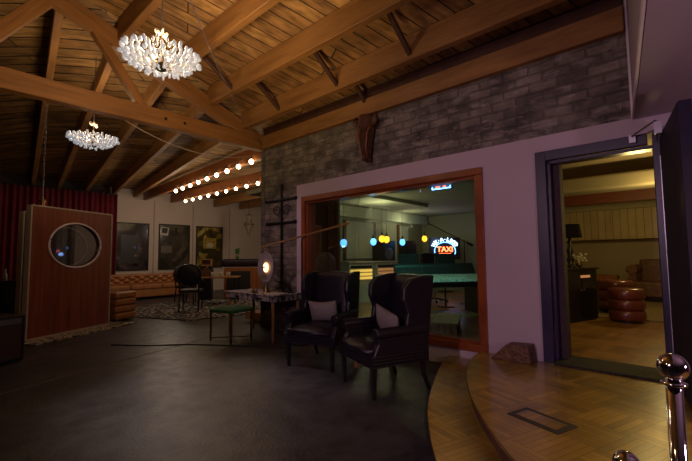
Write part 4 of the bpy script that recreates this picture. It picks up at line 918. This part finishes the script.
# racks
def rack(label, loc, strip, hh=0.95):
    t = thing('gear_rack', label, 'rack', loc, R(-8), 'equipment racks')
    MB().box((0, 0, hh/2), (0.78, 0.5, hh)).build('body', M['ctl_pale'], t)
    MB().box((0, 0, hh+0.015), (0.84, 0.56, 0.03)).build('top', M['cream'], t)
    for k in range(4): MB().box((0, -0.26, hh-0.1-k*0.09), (0.7, 0.02, 0.06)).build('shelf_strip', strip if k else M['black'], t)
    return t
rack('pale rack with three gold lit shelves behind the left wingback chair', (7.2, 6.2, FZ), M['gold'])
rack('rack with dull copper shelves beside the gold lit rack', (8.35, 6.25, FZ), M['copper'])
sp = thing('studio_speaker', 'black studio speaker on the copper shelved rack', 'speaker', (8.5, 6.25, FZ+0.98), R(-8))
MB().box((0, 0, 0.27), (0.5, 0.4, 0.54)).build('cabinet', M['black'], sp, bevel=0.01)
MB().lathe([(0.16, 0), (0.12, 0.01), (0.02, 0.02)], (0, -0.2, 0.2), 24, Matrix.Rotation(R(90), 3, 'X')).build('cone', M['grey'], sp)
sp = thing('studio_speaker', 'tall dark speaker on a stand between rack and neon sign', 'speaker', (9.55, 6.15, FZ), R(-20))
MB().box((0, 0, 1.25), (0.4, 0.35, 0.6)).build('cabinet', M['black'], sp, bevel=0.01); MB().box((0, 0, 0.48), (0.1, 0.1, 0.95)).box((0, 0, 0.01), (0.35, 0.35, 0.02)).build('stand', M['black'], sp)
def officechair(label, loc, rz):
    t = thing('studio_chair', label, 'chair', loc, rz)
    MB().box((0, 0, 0.48), (0.5, 0.48, 0.1)).build('seat', M['leather'], t, bevel=0.03, seg=3)
    MB().box((0, -0.25, 0.85), (0.5, 0.1, 0.65)).build('backrest', M['leather'], t, bevel=0.04, seg=3)
    MB().cyl((0, 0, 0.08), (0, 0, 0.43), 0.025).build('column', M['steel'], t)
    m = MB()
    for k in range(5): a = 2*math.pi*k/5; m.cyl((0, 0, 0.09), (0.27*math.cos(a), 0.27*math.sin(a), 0.05), 0.018); m.sph((0.27*math.cos(a), 0.27*math.sin(a), 0.03), 0.03)
    m.build('castor_base', M['black'], t)
officechair('dark office chair between the rack and the console', (8.3, 4.6, FZ), face_rz(-0.6, -0.8))
lbh = tag(MB().box((0, 0, 0.16), (0.95, 0.36, 0.03)).box((-0.4, 0, 0.0725), (0.04, 0.32, 0.145)).box((0.4, 0, 0.0725), (0.04, 0.32, 0.145)).build('reflection_block', M['ctl_pale'], loc=(5.3, 2.75, FZ), rz=R(22)), 'low pale block standing in for a reflection near the window sill', 'reflection')  # solid block built in place of a pale reflection
def micstand(label, loc, rz):
    t = thing('microphone_stand', label, 'microphone stand', loc, rz)
    MB().lathe([(0.14, 0), (0.14, 0.015), (0.02, 0.03)]).build('base', M['iron'], t); MB().cyl((0, 0, 0.02), (0, 0, 1.45), 0.011).build('pole', M['iron'], t)
    MB().cyl((0.1, 0, 1.38), (-0.85, 0, 1.85), 0.009).build('boom', M['iron'], t); MB().cyl((0.06, 0, 1.4), (0.2, 0, 1.33), 0.03).build('counterweight', M['black'], t)
micstand('black microphone boom stand right of the neon sign', (8.35, 3.85, FZ), R(138-180+0))
# neon sign with arched blue lettering and a red word
def text_obj(body, size, m_, parent, loc, rot, ext=0.008, bev=0.004):
    cu = bpy.data.curves.new('text', 'FONT'); cu.body = body; cu.size = size; cu.extrude = ext; cu.bevel_depth = bev; cu.align_x = 'CENTER'; cu.align_y = 'CENTER'
    tmp = bpy.data.objects.new('tmp', cu); COL.objects.link(tmp)
    me = bpy.data.meshes.new_from_object(tmp); bpy.data.objects.remove(tmp)
    me.materials.clear(); me.materials.append(m_)
    o = bpy.data.objects.new('lettering', me); COL.objects.link(o); o.parent = parent; o.location = loc; o.rotation_euler = rot; return o
ns = thing('neon_sign', 'neon sign with arched pale blue letters over a glowing red word', 'neon sign', (10.6, 5.5, 1.52), math.atan2(-0.668, 0.744)+R(-4))
# local x runs to the right as seen from the window, local y away from the viewer
MB().box((0, 0.05, 0.0), (0.95, 0.04, 0.66)).build('backing', M['black'], ns)
MB().cyl((0.0, 0.06, -0.3), (0.0, 0.06, -1.3), 0.02).box((0, 0.06, -1.29), (0.4, 0.3, 0.02)).build('stand', M['iron'], ns)
for k, chh in enumerate('WK\u00b7A\u00b7LSCO'):
    a = R(145 - k*110/8); text_obj(chh, 0.15, M['neon_white'], ns, (0.4*math.cos(a), 0.0, -0.07+0.34*math.sin(a)), (R(90), a*-1+R(90) if False else -(a-R(90)), 0))
MB().tube([(0.32*math.cos(R(200-k*11)), 0.01, -0.08+0.27*math.sin(R(200-k*11))) for k in range(21)], 0.009, 6).build('arch_tube', M['neon_blue'], ns)
text_obj('TAXI', 0.22, M['neon_red'], ns, (0.0, 0.0, -0.03), (R(90), 0, 0))
MB().box((0.0, 0.0, -0.15), (0.36, 0.012, 0.014)).build('underline', M['neon_red'], ns)
light('neon_glow', 'POINT', (10.3, 5.5, 1.75), 3, (0.4, 0.5, 1.0), 0.1)
# small lit sign at window head
ls = thing('lit_sign', 'small glowing blue and red sign at the top of the window', 'sign', (4.62, 2.42, 2.215), R(-90))
MB().box((0, 0, 0), (0.3, 0.03, 0.06)).build('housing', M['black'], ls)
MB().box((0, -0.02, -0.02), (0.27, 0.008, 0.012)).box((-0.13, -0.02, 0.0), (0.012, 0.008, 0.04)).box((0.13, -0.02, 0.0), (0.012, 0.008, 0.04)).build('blue_tube', M['neon_blue'], ls)
MB().box((-0.05, -0.02, 0.008), (0.06, 0.008, 0.016)).box((0.05, -0.02, 0.008), (0.04, 0.008, 0.016)).build('red_tube', M['neon_red'], ls)
# pendant lamps
def pendant(label, x, y, z, m_, core=None):
    t = thing('pendant_lamp', label, 'pendant lamp', (x, y, z), 0, 'small pendant lamps')
    MB().sph((0, 0, 0), 0.075, (1, 1, 1.2)).build('globe', m_, t, smooth=True)
    if core: MB().sph((0, 0, -0.02), 0.08, (.8, .8, .9)).build('bright_core', core, t, smooth=True)
    MB().lathe([(0.03, 0.08), (0.035, 0.1), (0.02, 0.17)]).build('socket', M['black'], t); MB().cyl((0, 0, 0.16), (0, 0, 2.62-z), 0.004, seg=6).build('cord', M['dark_wire'], t)
pendant('bright blue pendant lamp closest to the wood panelled wall', 6.15, 5.6, 1.6, M['lamp_blue'], M['lamp_blue_hot'])
pendant('blue pendant lamp before the pale wall panel', 7.4, 5.75, 1.66, M['lamp_blue'])
pendant('left amber pendant lamp of the close pair', 7.75, 5.75, 1.74, M['lamp_amber'])
pendant('right amber pendant lamp of the close pair', 7.95, 5.75, 1.73, M['lamp_amber'])
pendant('blue pendant lamp right of the amber pair', 8.75, 5.8, 1.68, M['lamp_blue'])
pendant('amber pendant lamp nearest the neon sign', 9.75, 5.7, 1.8, M['lamp_amber'])

# ------------------------------------------------------------------ room behind the doorway
IZ = 0.22
struct(MB().prism([(4.53, -1.5), (12.3, -1.5), (12.3, 4.5), (4.53, 1.4)], 'z', 0.05, IZ).build('floor_inner', M['inner_parquet']))
struct(MB().box((12.4, 1.5, 1.8), (0.2, 6.2, 3.6)).build('wall_inner_back', M['in_wall']))
struct(MB().box((8.4, -1.55, 1.8), (8.0, 0.1, 3.6)).build('wall_inner_side', M['in_wall']))
struct(MB().prism([(4.53, -1.5), (12.3, -1.5), (12.3, 4.5), (4.53, 1.4)], 'z', 3.2, 3.28).build('ceiling_inner', M['in_wall']))
cbd = thing('wall_cupboards', 'row of honey coloured panelled cupboards high on the inner room wall', 'cupboards', (12.1, 1.5, 1.68))
MB().box((0, 0, 0.38), (0.36, 5.0, 0.76)).build('carcass', M['in_panel'], cbd)
for k in range(6): MB().box((-0.19, -2.05+k*0.82, 0.38), (0.02, 0.78, 0.7)).build('door', M['in_panel'], cbd)
MB().box((-0.05, 0, 0.8), (0.5, 5.2, 0.08)).build('cornice', M['duct'], cbd)
tag(MB().box((0, 0, 0.13), (0.2, 5.4, 0.26)).build('ceiling_beam', M['red_beam'], loc=(11.0, 1.2, 2.52)), 'red brown beam crossing the inner room above the cupboards', 'beam')
tag(MB().box((0, 0, 0.16), (0.6, 5.6, 0.3)).build('air_duct', M['duct'], loc=(9.6, 1.2, 2.62), bevel=0.04), 'pale painted duct crossing below the inner room ceiling', 'duct')
tag(MB().box((0, 0, 0.008), (3.4, 2.4, 0.016)).build('area_rug', M['rug_inner'], loc=(9.5, 0.9, IZ), rz=R(4)), 'brown patterned rug under the leather ottomans', 'rug')
channel_ottoman('round oxblood leather ottoman with three tiers, front one', (7.6, 0.8, IZ+0.0), 0, 0.25, M['oxblood'], 3, 0.5)
channel_ottoman('round oxblood leather ottoman behind the front one', (8.7, 1.08, IZ+0.016), 0, 0.29, M['oxblood'], 3, 0.55)
ac = thing('tufted_armchair', 'dark tufted armchair by the inner room back wall', 'armchair', (11.2, 0.55, IZ), face_rz(-1, 0.1))
MB().box((0, 0, 0.28), (0.8, 0.8, 0.34)).build('seat', M['carve'], ac, bevel=0.04, seg=3); MB().box((0, -0.36, 0.65), (0.8, 0.16, 0.6)).build('backrest', M['carve'], ac, bevel=0.06, seg=3)
for sx in (-1, 1): MB().box((sx*0.42, 0, 0.4), (0.14, 0.8, 0.55)).cyl((sx*0.43, -0.4, 0.72), (sx*0.43, 0.42, 0.72), 0.11, seg=16).build('armrest', M['carve'], ac)
MB().box((0, 0, 0.055), (0.7, 0.7, 0.11)).build('plinth', M['black_wood'], ac)
lc = thing('low_chest', 'low brown chest against the inner room wall behind the ottomans', 'chest', (11.6, 2.1, IZ))
MB().box((0, 0, 0.3), (0.5, 1.5, 0.5)).build('body', M['orange_wood'], lc, bevel=0.02)
for sy in (-1, 1): MB().box((0, sy*0.65, 0.03), (0.4, 0.08, 0.06)).build('foot', M['black_wood'], lc)
bc = thing('black_cabinet', 'glossy black cabinet beyond the doorway', 'cabinet', (7.3, 1.65, IZ+0.0), R(-19.5))
MB().box((0, 0, 0.425), (0.9, 0.66, 0.81)).build('body', M['black_wood'], bc, bevel=0.006)
MB().box((0, 0, 0.845), (0.96, 0.72, 0.03)).build('top', M['black_wood'], bc, bevel=0.006)
for sx in (-1, 1):
    d_ = MB().box((sx*0.22, -0.335, 0.43), (0.42, 0.015, 0.72)).build('door', M['black_wood'], bc, bevel=0.004); MB().sph((sx*0.04, -0.35, 0.5), 0.014).build('knob', M['brass'], d_)
MB().box((0.1, -0.346, 0.72), (0.26, 0.006, 0.04)).build('metal_label', M['copper'], bc); MB().box((0, 0, 0.01), (0.86, 0.6, 0.02)).build('plinth', M['iron'], bc)
bl_ = thing('table_lamp', 'black table lamp with a drum shade on the glossy black cabinet', 'table lamp', (7.25, 1.49, IZ+0.86))
MB().lathe([(0.1, 0), (0.1, 0.02), (0.03, 0.05), (0.06, 0.12), (0.03, 0.2), (0.055, 0.28), (0.02, 0.36), (0.02, 0.5)]).build('base', M['black_wood'], bl_, smooth=True)
MB().lathe([(0.19, 0.5), (0.16, 0.72)], seg=28).build('lamp_shade', mat('black_shade', (0.012, 0.01, 0.01), 0.95, spec=0.1, noise=.1), bl_, smooth=False)
fv = thing('flower_vase', 'small vase of dried blossoms in front of the black table lamp', 'vase', (7.38, 1.39, IZ+0.86))
MB().lathe([(0.04, 0), (0.06, 0.05), (0.035, 0.1), (0.045, 0.12)]).build('vase', M['brass'], fv, smooth=True)
m = MB()
for k in range(26): m.sph((random.gauss(0, .05), random.gauss(0, .05), 0.17+random.gauss(0, .035)), 0.022, u=6, v=5)
m.build('blossoms', M['cream'], fv)
